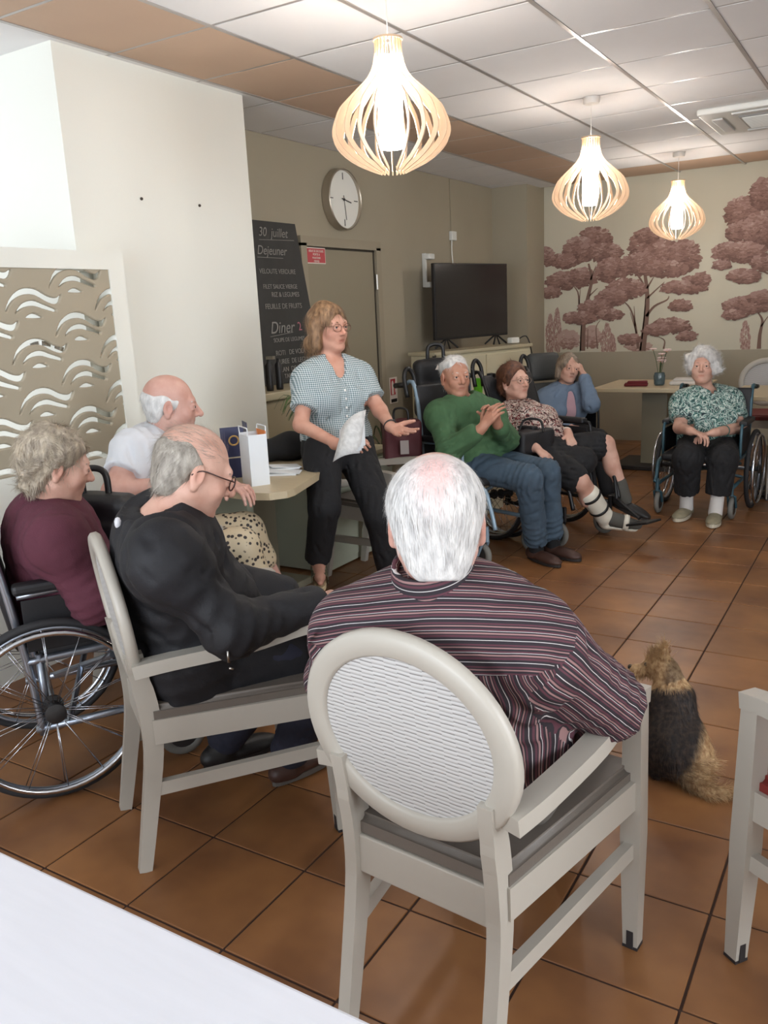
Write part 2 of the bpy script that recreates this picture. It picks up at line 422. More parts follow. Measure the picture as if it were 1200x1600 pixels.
struct('wall_entry', bx(-5.4, -5.3, -2.5, 3.0, 0, ZC+.05), M_white, 'white entry wall beyond the wave screen')
struct('wall_entry_far', bx(-5.4, -4.25, 2.74, 2.84, 0, ZC+.05), M_white, 'white wall closing the entry beyond the screen')
wb = MB()
for a in ((-5.4, -3.1, 0, ZC), (.3, 3.2, 0, ZC), (-3.1, .3, 0, .55), (-3.1, .3, 2.35, ZC)): wb.box(((a[0]+a[1])/2, -2.4, (a[2]+a[3])/2), (a[1]-a[0], .1, a[3]-a[2]))
struct('wall_back', wb, M_cream, 'cream wall with a wide window behind the viewer')
wr = MB()
for a in ((-2.5, -.2, 0, ZC), (2.6, 9.4, 0, ZC), (-.2, 2.6, 0, .6), (-.2, 2.6, 2.35, ZC)): wr.box((3.1, (a[0]+a[1])/2, (a[2]+a[3])/2), (.1, a[1]-a[0], a[3]-a[2]))
struct('wall_right', wr, M_cream, 'cream right hand wall with a window')
M_frame = mat('window_frame', S(235, 235, 232), .4); M_glass = mat('window_glass', (1, 1, 1), .02, trans=1.0)
for k, (c, w, rot) in enumerate((((-1.4, -2.4, 1.45), 3.4, 0), ((3.1, 1.2, 1.475), 2.8, math.pi/2))):
    f = MB(); hh = 1.8
    for q, s_ in (((0, 0, hh/2), (w, .06, .06)), ((0, 0, -hh/2), (w, .06, .06)), ((-w/2, 0, 0), (.06, .06, hh)), ((w/2, 0, 0), (.06, .06, hh)), ((0, 0, 0), (.05, .05, hh))): f.box(q, s_)
    o = f.build('window_%d' % (k+1), M_frame, None, False, c, (0, 0, rot)); tag(o, 'white framed window letting in daylight %s' % ('behind the viewer' if k == 0 else 'in the right hand wall'), None, None, 'structure')
    MB().box((0, 0, 0), (w-.08, .006, hh-.08)).build('pane', M_glass, o)

# mural wall: painted trees above a taupe dado
wm = struct('wall_mural', bx(-3.9, 3.2, YM, YM+.1, .94, ZC+.05), mat('mural_ground', S(196, 190, 170), .75, var=.06, vscale=1.2), 'far wall with a sepia rose mural of umbrella pines')
struct('wall_dado', bx(-3.9, 3.2, YM-.012, YM+.1, 0, .95), M_taupe, 'taupe dado under the tree mural')
rng = random.Random(5)
tones = [S(112, 84, 74), S(128, 97, 87), S(144, 111, 101), S(160, 129, 119), S(178, 151, 139)]
tm = [mat('mural_tone_%d' % i, c, .8) for i, c in enumerate(tones)]
layers = [MB() for _ in tones]; trunkm = mat('mural_trunk', S(118, 92, 80), .8); trunkl = mat('mural_branch', S(150, 126, 114), .8)
cnt = [0]
def mpos(cx, cy):
    x, y = 820+cx/3.158, 260+cy/3.158
    d = CF+CR*(x-600)/FPX-CU*(y-800)/FPX; q = CP+d*(YM/d[1]); return q[0], q[2]
def blob(X, Z, rx, rz, tone, rot=0.0, n=9):
    cnt[0] += 1; yy = YM-.0006-cnt[0]*2.5e-7*4
    pts = []
    for k in range(n):
        t = 6.283*k/n; r = 1+.22*math.sin(3*t+cnt[0])+.12*rng.uniform(-1, 1)
        a, b = rx*r*math.cos(t), rz*r*math.sin(t); pts.append((X+a*math.cos(rot)-b*math.sin(rot), yy, Z+a*math.sin(rot)+b*math.cos(rot)))
    layers[tone].add(pts, [tuple(range(n))])
def canopy(cx, cy, rx, ry, n=None, soft=0):
    # a rounded crown: darker underneath in the painting, paler tufts on top
    items = []; n = n or int(rx*ry/13)
    for _ in range(n):
        a = rng.uniform(0, 6.283); q = math.sqrt(rng.random())
        u, v = q*math.cos(a), q*math.sin(a)
        if v > .55 and rng.random() < .4: continue
        items.append((u, v))
    items.sort(key=lambda e: -e[1])
    for u, v in items:
        X, Z = mpos(cx+u*rx, cy+v*ry*(1 if v < 0 else .8))
        f = -v*1.5+rng.uniform(-1.1, 1.1)+.4*math.sin(u*7+cx)
        tone = int(max(0, min(4, round(1.4+f)))); tone = min(4, tone+soft)
        sz = rng.uniform(.010, .024)*(1.4 if n < 60 else 1)
        blob(X, Z, sz*1.5, sz*.85, tone, rng.uniform(-.3, .5))
def branch(pts, w0, w1, dark=True):
    P = [mpos(*p) for p in pts]; P = curve([V3(p[0], 0, p[1]) for p in P], 4); Lm = MB(); n = len(P); V = []; F = []
    for i, p in enumerate(P):
        a = P[max(0, i-1)]; b = P[min(n-1, i+1)]; t = unit(b-a); nn = V3(-t[2], 0, t[0]); w = (w0+(w1-w0)*i/(n-1))/2
        V += [V3(p[0], YM-.004, p[2])+nn*w, V3(p[0], YM-.004, p[2])-nn*w]
    for i in range(n-1): F.append((2*i, 2*i+1, 2*i+3, 2*i+2))
    branches[0 if dark else 1].add(V, F)
branches = [MB(), MB()]
def cypress(cx, cy, w, h):
    for k in range(int(h/3.2)):
        t = k/(h/3.2); ww = w*math.sin(math.pi*min(1, (.08+t*.75)))*.5
        for _ in range(3):
            X, Z = mpos(cx+rng.uniform(-ww, ww), cy-h/2+h*t); blob(X, Z, .007, .022, rng.choice((2, 3, 3, 4)), rng.uniform(-.2, .2), 7)
for c in ((125, 830, 46, 190), (160, 810, 40, 210), (405, 860, 60, 160), (1088, 845, 52, 150), (430, 880, 40, 90)): cypress(*c)
for c in ((215, 860, 50, 50), (560, 890, 60, 24), (330, 850, 40, 60)): canopy(*c, soft=2)
for c in ((350, 360, 78, 60), (270, 420, 80, 70), (190, 470, 60, 40), (400, 430, 80, 50), (430, 520, 75, 70), (200, 570, 95, 48), (285, 550, 70, 48), (130, 625, 45, 28), (110, 450, 34, 50),
          (620, 400, 105, 80), (700, 450, 115, 75), (560, 490, 90, 60), (790, 450, 75, 85), (690, 510, 110, 45), (600, 345, 60, 40), (830, 590, 70, 45), (760, 600, 85, 34), (870, 560, 40, 34), (770, 690, 55, 30),
          (500, 610, 95, 52), (430, 650, 75, 44), (350, 700, 80, 40), (270, 750, 80, 34), (420, 735, 60, 30), (720, 790, 95, 40), (800, 840, 45, 24), (650, 810, 60, 30), (520, 855, 55, 26),
          (1110, 240, 120, 90), (1180, 150, 60, 90), (1190, 320, 110, 100), (1080, 330, 80, 60), (1000, 430, 70, 50), (1090, 430, 100, 55), (970, 490, 40, 24), (1080, 545, 80, 36), (1180, 480, 60, 40),
          (1100, 690, 120, 44), (1180, 650, 80, 36), (1030, 735, 55, 24)): canopy(*c)
for p, a, b in (([(285, 910), (290, 780), (312, 650), (330, 560), (315, 480)], .06, .02), ([(318, 640), (360, 600)], .018, .006), ([(325, 560), (352, 490)], .02, .006), ([(270, 700), (262, 620), (230, 580)], .022, .006), ([(268, 690), (275, 600)], .014, .004),
                ([(580, 910), (598, 760), (605, 640), (592, 520)], .07, .03), ([(600, 610), (560, 540), (520, 520)], .026, .008), ([(604, 600), (640, 540)], .024, .006), ([(604, 650), (690, 570)], .02, .006), ([(600, 740), (640, 690), (700, 660), (712, 640)], .03, .008), ([(598, 800), (670, 745)], .012, .004),
                ([(560, 900), (545, 780), (520, 700), (480, 660)], .03, .008), ([(545, 790), (540, 690)], .016, .005), ([(560, 850), (520, 720)], .012, .004), ([(685, 900), (690, 860), (660, 840)], .02, .005),
                ([(1155, 900), (1160, 830), (1172, 760), (1150, 720)], .04, .012), ([(1165, 790), (1200, 740)], .016, .006), ([(1200, 530), (1170, 515), (1145, 520)], .02, .006), ([(1172, 500), (1160, 480)], .01, .004),
                ([(310, 900), (312, 800)], .014, .006), ([(360, 900), (352, 800), (372, 760)], .014, .006)): branch(p, a, b)
for p, a, b in (([(275, 910), (280, 790), (303, 655)], .014, .008), ([(570, 910), (588, 765), (596, 650)], .016, .008)): branch(p, a, b, False)
for i, l in enumerate(layers): tag(l.build('mural_foliage', tm[i], wm), kind='stuff')
for i, l in enumerate(branches): tag(l.build('mural_branches', (trunkm, trunkl)[i], wm), kind='stuff')

# half-height screen wall with a wave-cut panel
XF = -3.15
fr = MB(); Y0, Y1, Z0, Z1 = 1.25, 2.79, .87, 1.72
for a in ((.55, 2.88, 1.72, 1.80), (.55, 2.88, 0, .87), (2.79, 2.88, .87, 1.72), (.55, 1.25, .87, 1.72)): fr.box(((XF-.055), (a[0]+a[1])/2, (a[2]+a[3])/2), (.11, a[1]-a[0], a[3]-a[2]))
hw = struct('wall_half_screen', fr, M_cream, 'cream half height wall framing the wave screen')
strokes = [([(-.118, -.088), (-.085, -.035), (-.035, -.004), (.02, -.004), (.075, -.034), (.112, -.042), (.134, -.02)], [.001, .007, .0105, .011, .011, .011, .003]),
           ([(-.078, -.092), (-.04, -.06), (.008, -.05), (.055, -.066), (.1, -.082)], [.0005, .007, .0095, .008, .006]),
           ([(-.036, -.108), (0, -.102), (.04, -.110)], [.0005, .0085, .0005])]
hgrid = .0048
ys = np.arange(Y0, Y1+hgrid, hgrid); zs = np.arange(Z0, Z1+hgrid, hgrid); PY, PZ = np.meshgrid(ys, zs, indexing='ij'); pat = np.full(PY.shape, .03)
for a in range(-1, 9):
    for b in range(-1, 6):
        oy = 2.349-.23*4+.23*a+.012; oz = 1.625+.21-.2085*b+(.104 if a % 2 else 0)
        for pts, rr in strokes:
            C_ = curve([V3(p[0]*1.12, p[1], r*1.08) for p, r in zip(pts, rr)], 5)
            m = (np.abs(PY-oy) < .2) & (np.abs(PZ-oz+.05) < .14)
            if not m.any(): continue
            py, pz = PY[m], PZ[m]; best = pat[m]
            for p, q in zip(C_[:-1], C_[1:]):
                d0, d1 = q[0]-p[0], q[1]-p[1]; L2 = d0*d0+d1*d1+1e-12
                t = np.clip(((py-oy-p[0])*d0+(pz-oz-p[1])*d1)/L2, 0, 1)
                best = np.minimum(best, np.hypot(py-oy-p[0]-t*d0, pz-oz-p[1]-t*d1)-(p[2]+t*(q[2]-p[2])))
            pat[m] = best
edge = np.minimum(np.minimum(PY-Y0, Y1-PY), np.minimum(PZ-Z0, Z1-PZ))-.006
sol = -np.minimum(pat, .03)                       # >0 inside a slot
nx = 7; v = np.zeros((nx, len(ys)+2, len(zs)+2), np.float32)+.02
for i in range(nx):
    tx = abs(i-3)*hgrid-2.0*hgrid
    v[i, 1:-1, 1:-1] = np.maximum(np.maximum(sol, tx), -.03)
P_, Q_ = nets(v, np.array([XF-.030, Y0-hgrid, Z0-hgrid]), hgrid)
wp = link('wave_panel', qmesh('wave_panel', P_, Q_), mat('screen_panel', S(160, 150, 130), .55), hw); wp['label'] = 'taupe panel cut with wave slots'
wp.data.polygons.foreach_set('use_smooth', [False]*len(wp.data.polygons))
mir = MB(); mc = curve([V3(XF-.034, 2.30, 1.372), V3(XF-.034, 2.36, 1.405), V3(XF-.034, 2.43, 1.405), V3(XF-.034, 2.51, 1.375)], 5)
for i in range(len(mc)-1):
    if i % 4 != 3: MB().tube([mc[i], mc[i+1]], .01, flat=(.004, .02, V3(0, 0, 1))).build('mirror_strip', mat('mirror', (.8, .8, .8), .03, 1.0), wp)

# ------------------------------------------------------------------ wall things: door, clock, signs, television, chalkboard
UY = V3(0, 1, 0); UZ = V3(0, 0, 1)
M_door = mat('door_paint', S(140, 131, 110), .6); M_doorf = mat('door_frame_paint', S(150, 140, 120), .6); M_steel = mat('brushed_steel', S(190, 188, 182), .3, 1.0)
M_black = mat('black_plastic', S(24, 23, 24), .45); M_dark = mat('dark_plastic', S(44, 42, 42), .5)
dr = bx(XT, XT+.03, 5.20, 6.16, 0, 1.955).build('door_1', M_door); tag(dr, 'taupe service door in the taupe wall', None, None, 'structure')
f = MB(); f.box((XT+.025, 5.165, .995), (.05, .07, 1.99)); f.box((XT+.025, 6.205, .995), (.05, .07, 1.99)); f.box((XT+.025, 5.685, 2.005), (.05, 1.11, .07)); f.build('door_frame', M_doorf, dr)
MB().box((XT+.031, 6.145, 1.0), (.006, .014, 1.95)).build('door_gap', mat('gap_dark', S(52, 46, 36), .9), dr); MB().box((XT+.031, 5.68, 1.962), (.006, .96, .012)).build('door_gap', mat('gap_dark', (0, 0, 0)), dr)
for z in (1.72, .4): MB().lathe([(.012, -.06), (.012, .06)], 10).build('hinge', M_steel, dr, False, (XT+.045, 6.165, z))
rs = thing('safety_sign', 'small red safety sign with white lettering on the taupe door', 'sign', (XT+.03, 5.33, 1.905))
M_red = mat('sign_red', S(176, 40, 50), .45); M_swhite = mat('sign_white', S(225, 215, 205), .5)
MB().box((.003, 0, 0), (.006, .24, .115)).build('sign_border', M_swhite, rs); MB().box((.0065, 0, 0), (.003, .226, .101)).build('sign_face', M_red, rs)
for k, (t_, s_) in enumerate((('ISSUE DE SECOURS', .022), ('PORTE A', .022), ('MAINTENIR', .020), ('FERMEE', .020))): text('sign_text', t_, s_, M_swhite, rs, (XT+.0385, 5.33, 1.930-.024*k), UY, UZ, 'CENTER')
es = thing('extinguisher_sign', 'red and white fire extinguisher sign low on the taupe wall', 'sign', (XT+.004, 6.425, .80))
MB().box((0, 0, 0), (.006, .125, .225)).build('sign_border', M_swhite, es); MB().box((.0035, -.012, .03), (.003, .08, .14)).build('sign_face', M_red, es)
MB().prism([(-.016, -.06), (.016, -.06), (.016, .04), (.006, .06), (-.006, .06), (-.016, .04)], .002, (.0052, -.022, .025), UY, UZ).build('extinguisher_symbol', M_swhite, es)
MB().prism([(0, -.05), (.012, -.03), (.022, .02), (.014, .06), (.004, .03)], .002, (.0052, .016, .03), UY, UZ).build('flame_symbol', M_swhite, es)
MB().box((.0035, 0, -.09), (.003, .1, .03)).build('sign_footer', M_black, es)

ck = thing('wall_clock', 'round white wall clock with a brushed rim above the door', 'clock', (XT, 5.72, 2.33))
RX = np.array([[0, 0, 1, 0], [1, 0, 0, 0], [0, 1, 0, 0], [0, 0, 0, 1]], float)   # lathe axis -> +X
o = MB().lathe([(.215, 0), (.225, .005), (.225, .07), (.218, .076), (.212, .07), (.212, .05)], 48, RX, False).build('rim', mat('clock_rim', S(176, 166, 150), .35, .7), ck); smooth_angle(o)
MB().lathe([(.001, .05), (.213, .05)], 48, RX, False).build('face', mat('clock_face', S(226, 226, 218), .5), ck)
for k in range(12):
    a = k*math.pi/6; big = k % 3 == 0
    if big: MB().box((.052, math.sin(a)*.17, math.cos(a)*.17), (.003, .006 if k % 6 == 0 else .05, .05 if k % 6 == 0 else .006)).build('hour_mark', M_dark, ck)
def hand(a, L, w, nm): MB().tube([V3(.056, -math.sin(a)*.03, -math.cos(a)*.03), V3(.056, math.sin(a)*L, math.cos(a)*L)], .003, flat=(w, .002, V3(1, 0, 0))).build(nm, M_dark, ck)
hand(math.radians(100), .10, .008, 'hour_hand'); hand(math.radians(172), .15, .005, 'minute_hand'); MB().ball((.056, 0, 0), .01, 8).build('hub', M_dark, ck)

cb = thing('chalkboard', 'tall dark chalkboard with a handwritten menu beside the door', 'chalkboard', (XT+.02, 4.75, 1.02))
def bp(u, v, off=0.0):     # board plane: leans back, sides slanting out toward the foot
    return V3(.115-.075*v/1.1+off, u, v)
M_slate = mat('slate', S(46, 46, 44), .6, var=.25, vscale=9, bump=.05); M_chalk = mat('chalk', S(140, 138, 132), .9, bump=.3, bscale=500); M_pink = mat('pink_chalk', S(176, 110, 120), .9)
bd = MB(); P = [bp(-.45, 0), bp(.44, 0), bp(.31, 1.09), bp(-.45, 1.09)]; n_ = unit(np.cross(P[1]-P[0], P[3]-P[0]))
bd.add(P+[p-n_*.02 for p in P], [(0, 1, 2, 3), (7, 6, 5, 4), (0, 4, 5, 1), (1, 5, 6, 2), (2, 6, 7, 3), (3, 7, 4, 0)]); bd.build('board', M_slate, cb)
UW = unit(bp(0, 1)-bp(0, 0)); BL = V3(XT+.02, 4.75, 1.02)
for t_, u, v_, s_, mm, sh in (('30  juillet', -.12, .99, .085, M_chalk, .3), ('Dejeuner', -.16, .87, .085, M_chalk, .3), ('VELOUTE VERDURE', -.16, .745, .046, M_chalk, 0), ('FILET SAUCE VIERGE', -.14, .645, .042, M_chalk, 0), ('RIZ & LEGUMES', -.06, .59, .046, M_chalk, 0), ('FEUILLE DE FRUITS', -.145, .51, .05, M_chalk, 0),
                              ('Diner', -.125, .345, .115, M_chalk, .3), ('2', .20, .355, .085, M_pink, -.2), ('SOUPE DE LEGUMES', -.10, .285, .04, M_chalk, 0), ('ROTI   DE VOLAILLE', -.095, .195, .048, M_chalk, 0), ('PUREE  DE LEGUMES', -.09, .135, .048, M_chalk, 0), ('FLAN  DE POMMES', -.085, .08, .048, M_chalk, 0), ('TARTE DE SAISON', -.03, .035, .042, M_chalk, 0)):
    text('chalk_writing', t_, s_, mm, cb, BL+bp(u, v_, .004), UY, UW, 'LEFT', .0008, sh)
for (u0, v0, u1, v1) in ((-.12, .965, .27, .975), (-.16, .85, .12, .85), (-.13, .325, .13, .345)):
    MB().tube([bp(u0, v0, .003), bp(u1, v1, .003)], .002, 5).build('chalk_line', M_chalk, cb)

# television on its cabinet, turned a little off the wall
TVA = math.radians(-14.5)
cabt = thing('television_cabinet', 'cream cabinet under the television', 'cabinet', (-3.345, 7.12, 0), TVA)
M_cab = mat('cabinet_cream', S(196, 188, 160), .5); M_cabt = mat('cabinet_top', S(178, 168, 140), .45)
MB().box((-.02, 0, .545), (.28, 1.36, 1.09), bev=.004).build('body', M_cab, cabt)
MB().box((-.02, 0, 1.105), (.32, 1.40, .03), bev=.006).build('top', M_cabt, cabt)
for y in (-.34, .34):
    d = MB().box((.125, y, .56), (.014, .66, 1.0), bev=.003).build('cabinet_door', M_cab, cabt); MB().box((.138, y-.3*np.sign(y), .62), (.012, .014, .12)).build('handle', M_steel, d)
MB().box((.125, -.69, .56), (.03, .016, 1.09)).build('edge_strip', M_dark, cabt)
tv = thing('television', 'large black flat screen television on the cream cabinet', 'television', (-3.47, 7.33, 1.12), TVA)
M_screen = mat('tv_screen', S(34, 30, 30), .18); 
MB().box((0, 0, .42), (.035, 1.05, .67), bev=.006).build('bezel', M_black, tv); MB().box((.0185, 0, .425), (.002, 1.025, .64)).build('screen', M_screen, tv)
for y in (-.36, .36):
    MB().tube([V3(.09, y-.06, .008), V3(0, y, .1), V3(-.09, y-.06, .008)], .009, 6).build('stand_foot', M_black, tv); MB().tube([V3(.05, y-.1, .008), V3(0, y, .1), V3(.05, y+.1, .008)], .009, 6).build('stand_foot', M_black, tv)
rc = thing('white_adapter', 'small white adapter box on the right end of the television cabinet', 'adapter', (-3.2, 7.68, 1.125), TVA)
MB().box((0, 0, .03), (.06, .12, .055), bev=.01).build('case', mat('white_plastic', S(220, 220, 214), .4), rc); MB().tube(curve([V3(0, .06, .03), V3(.05, .14, .06), V3(.09, .17, -.1), V3(.09, .17, -.3)]), .006, 6).build('cable', M_black, rc)
br = thing('wall_bracket', 'white metal wall bracket behind the television corner', 'bracket', (XT, 7.09, 1.83))
M_wp = mat('white_plastic', (1, 1, 1))
MB().box((.02, -.04, 0), (.04, .02, .30), bev=.004).build('bracket_rail', M_wp, br); MB().box((.05, .0, .12), (.06, .11, .05), bev=.008).build('bracket_head', M_wp, br); MB().box((.05, .0, -.13), (.06, .11, .05), bev=.008).build('bracket_foot', M_wp, br)
oc = thing('wall_socket', 'small white wall socket with a cable above the television', 'socket', (XT, 7.65, 2.16))
MB().box((.018, 0, 0), (.036, .10, .085), bev=.006).build('socket_box', M_wp, oc); MB().tube(curve([V3(.02, -.03, -.04), V3(.02, -.035, -.15), V3(.03, -.03, -.32)]), .006, 6).build('cable', M_wp, oc); MB().tube([V3(.006, -.01, .04), V3(.006, -.02, .52)], .004, 5).build('conduit', M_taupe, oc)

# sideboard under the chalkboard and the low cabinet in front of it
sb = thing('sideboard', 'beige sideboard carrying the chalkboard beside the cream pier', 'sideboard', (-3.585, 4.62, 0))
MB().box((0, 0, .48), (.42, 1.14, .96), bev=.004).build('body', mat('sideboard_beige', S(158, 146, 120), .55), sb); MB().box((.01, 0, .99), (.46, 1.2, .05), bev=.008).build('top', M_cabt, sb)
lc = thing('low_cabinet', 'pale green grey low cabinet behind the beige table', 'cabinet', (-2.97, 4.2, 0))
M_pale = mat('pale_laminate', S(176, 180, 160), .5)
MB().box((0, 0, .31), (.42, .78, .60), bev=.004).build('body', M_pale, lc); MB().box((0, 0, .625), (.44, .80, .03), bev=.004).build('top', M_cabt, lc)
for y in (-.19, .19): MB().box((.214, y, .32), (.012, .36, .54), bev=.002).build('cabinet_door', M_pale, lc)
M_pot = mat('plant_pot', S(150, 140, 120), .6)
def leafplant(name, label, loc, n, h, seed, cols):
    p = thing(name, label, 'plant', loc); rg = random.Random(seed)
    o = MB().lathe([(.06, 0), (.085, .14), (.09, .14), (.08, .12), (.01, .12)], 20).build('pot', M_pot, p); smooth_angle(o)
    for k in range(n):
        a = rg.uniform(0, 6.28); L = rg.uniform(.6, 1.0)*h; b = rg.uniform(.25, .8); w = rg.uniform(.012, .02)
        pts = [V3(0, 0, .12), V3(math.cos(a)*L*b*.3, math.sin(a)*L*b*.3, .12+L*.6), V3(math.cos(a)*L*b*.8, math.sin(a)*L*b*.8, .12+L*.8), V3(math.cos(a)*L*b*1.1, math.sin(a)*L*b*1.1, .12+L*.55)]
        C_ = curve(pts, 3); m = len(C_); ww = [w*math.sin(math.pi*(.1+.88*i/(m-1)))+.002 for i in range(m)]
        MB().tube(C_, .003, flat=(ww, .0015, V3(-math.sin(a), math.cos(a), .01) if False else V3(math.cos(a)*.3, math.sin(a)*.3, 1))).build('leaf', mat('leaf_%d' % (k % 3), cols[k % 3], .5), p)
leafplant('potted_plant', 'bushy green potted plant between the cream pier and the presenter', (-2.95, 4.02, .645), 46, .34, 3, (S(58, 78, 38), S(74, 98, 46), S(44, 62, 32)))
leafplant('potted_plant', 'small green potted plant behind the presenter near the extinguisher sign', (-3.42, 5.62, .0), 26, .6, 8, (S(58, 70, 40), S(66, 80, 46), S(48, 58, 36)))
bd_ = thing('hand_pump', 'black pump bottle pair hanging at the edge of the cream pier', 'bottle', (-3.44, 4.28, 1.015))
for y in (-.03, .07): MB().lathe([(.022, 0), (.024, .02), (.024, .16), (.01, .18), (.01, .2)], 12).build('bottle', M_black, bd_, True, (0, y, 0))
MB().box((.02, -.03, .21), (.06, .02, .02)).build('nozzle', M_steel, bd_)

# ------------------------------------------------------------------ pendant lamps
M_ply = mat('birch_ply', S(206, 178, 148), .5, var=.10, vscale=6, stretch=(8, 8, 1)); M_opal = mat('opal_tube', S(255, 249, 243), .4, emit=46.0); M_rose = mat('rose_white', S(226, 220, 212), .5)
def onion(z):  # outer radius along lamp height (0 top .. 1 bottom)
    K = [(0, .056), (.10, .056), (.20, .066), (.30, .098), (.40, .16), (.5, .212), (.62, .243), (.72, .248), (.82, .225), (.92, .155), (1.0, .06)]
    return np.interp(z, [k[0] for k in K], [k[1] for k in K])
NS = 22
prof = curve([V3(onion(t)*.95, 0, -t*.49) for t in np.linspace(0, 1, 15)], 2)
sl = MB(); W_ = [.016+.009*math.sin(math.pi*min(1, max(0, (i/(len(prof)-1)-.05)/.95)))**.7 for i in range(len(prof))]
sl.tube([p-V3(w/2, 0, 0)*0 for p, w in zip(prof, W_)], .002, flat=(.0035, W_, V3(1, 0, .0))) if False else None
Vv = []; Ff = []
for i, p in enumerate(prof):
    a = prof[max(0, i-1)]; b = prof[min(len(prof)-1, i+1)]; t = unit(b-a); nn = V3(t[2], 0, -t[0]);  nn = nn if nn[0] < 0 else -nn
    q = p+nn*W_[i]; q[0] = max(q[0], .012)
    for y in (-.002, .002): Vv.append(V3(p[0], y, p[2])); Vv.append(V3(q[0], y, q[2]))
for i in range(len(prof)-1):
    a = 4*i; b = a+4
    Ff += [(a, a+1, b+1, b), (a+2, b+2, b+3, a+3), (a, b, b+2, a+2), (a+1, a+3, b+3, b+1)]
e = 4*(len(prof)-1); Ff += [(0, 2, 3, 1), (e, e+1, e+3, e+2)]
slat_me = new_mesh('slat', Vv, Ff); slat_me.materials.append(M_ply)
def lamp(loc, ztop, label, ncord=True):
    t = thing('pendant_lamp', label, 'pendant lamp', (loc[0], loc[1], ZC), 0, 'slatted onion shaped pendant lamps')
    o = MB().lathe([(.05, 0), (.05, -.03), (.044, -.038), (.004, -.04)], 24).build('ceiling_rose', M_rose, t); smooth_angle(o)
    MB().tube([V3(0, 0, -.03), V3(0, 0, ztop-ZC)], .0025, 6).build('cord', M_rose, t)
    z0 = ztop-ZC
    for k in range(NS): link('slat', slat_me, None, t, (0, 0, z0), (0, 0, 2*math.pi*k/NS+.11))
    MB().lathe([(.058, -.012), (.058, -.02), (.02, -.02)], 24, None, False).build('top_ring', M_ply, t, False, (0, 0, z0+.012))
    o = MB().lathe([(.02, -.06), (.05, -.07), (.048, -.392), (.044, -.398), (.002, -.398)], 24).build('opal_tube', M_opal, t, True, (0, 0, z0)); o['label'] = 'glowing white tube'
    return t
lamp((-1.8, 3.1), 2.50, 'nearest of the three slatted wooden pendant lamps, above the presenter')
lamp(onz(924, 152, ZC)[:2], 2.462, 'middle one of the three slatted wooden pendant lamps')
lamp(onz(1061, 238, ZC)[:2], 2.462, 'farthest of the three slatted wooden pendant lamps, before the mural')

# ceiling cassette
ac = thing('ceiling_air_unit', 'white ceiling air conditioning cassette with a grille at upper right', 'air conditioner', (-.87, 6.72, ZC))
a0 = MB(); a0.box((0, 0, -.02), (.86, .86, .04), bev=.012); a0.build('panel', M_wp, ac); MB().box((.03, -.0, -.043), (.46, .46, .012), bev=.004).build('grille_frame', mat('grille_grey', S(150, 150, 148), .5), ac)
for k in range(14): MB().box((.03, -.2+.031*k, -.05), (.42, .010, .012)).build('grille_slat', M_wp, ac)
for k, (x, y, sx, sy) in enumerate(((-.33, 0, .07, .5), (.39, 0, .05, .5), (.03, -.34, .5, .07), (.03, .34, .5, .07))): MB().box((x, y, -.046), (sx, sy, .012), bev=.004).build('air_flap', mat('flap_white', S(205, 205, 202), .5), ac)

# ------------------------------------------------------------------ chairs
M_chair = mat('cream_lacquer', S(178, 172, 161), .42, var=.05, vscale=5); M_seat = mat('taupe_vinyl', S(104, 96, 88), .5, bump=.1, bscale=150); M_seatr = mat('red_vinyl', S(120, 40, 36), .5, bump=.1, bscale=150)
M_glide = mat('black_glide', S(40, 38, 40), .5)
def weave_mat():
    m = bpy.data.materials.new('woven_back'); m.use_nodes = True; N = m.node_tree.nodes; L = m.node_tree.links; b = N['Principled BSDF']
    tc = N.new('ShaderNodeTexCoord'); sx = N.new('ShaderNodeSeparateXYZ'); L.new(tc.outputs['Object'], sx.inputs[0])
    def M(op, a, b_=None, v=None):
        q = N.new('ShaderNodeMath'); q.operation = op; L.new(a, q.inputs[0]) if not isinstance(a, float) else None
        if b_ is not None: L.new(b_, q.inputs[1])
        if v is not None: q.inputs[1].default_value = v
        return q.outputs[0]
    # cords lie across the panel; stitched columns shift every other one by half a step
    colid = M('FLOOR', M('MULTIPLY', sx.outputs['X'], v=36.0)); ph = M('MULTIPLY', M('MODULO', M('ABSOLUTE', colid), v=2.0), v=.12)
    wv = N.new('ShaderNodeTexNoise'); wv.inputs['Scale'].default_value = 9; L.new(tc.outputs['Object'], wv.inputs[0])
    z = M('ADD', M('ADD', M('MULTIPLY', sx.outputs['Z'], v=118.0), ph), M('MULTIPLY', wv.outputs[0], v=.9))
    par = M('MODULO', M('ABSOLUTE', M('ADD', M('FLOOR', M('MULTIPLY', sx.outputs['X'], v=36.0)), M('FLOOR', z))), v=2.0)
    fr = M('FRACT', z); r = N.new('ShaderNodeValToRGB'); e = r.color_ramp.elements; e[0].position = .0; e[0].color = (*S(98, 94, 92), 1); e[1].position = .34; e[1].color = (*S(188, 186, 183), 1)
    e2 = e.new(.7); e2.color = (*S(200, 199, 197), 1); e3 = e.new(1.0); e3.color = (*S(158, 155, 151), 1)
    L.new(fr, r.inputs[0]); mx = N.new('ShaderNodeMix'); mx.data_type = 'RGBA'; L.new(M('MULTIPLY', par, v=.62), mx.inputs[0]); L.new(r.outputs[0], mx.inputs[6]); mx.inputs[7].default_value = (*S(194, 192, 189), 1); L.new(mx.outputs[2], b.inputs['Base Color']); b.inputs['Roughness'].default_value = .7
    bp_ = N.new('ShaderNodeBump'); bp_.inputs['Strength'].default_value = .6; bp_.inputs['Distance'].default_value = .003; L.new(r.outputs[0], bp_.inputs['Height']); L.new(bp_.outputs[0], b.inputs['Normal'])
    return m
M_weave = weave_mat()
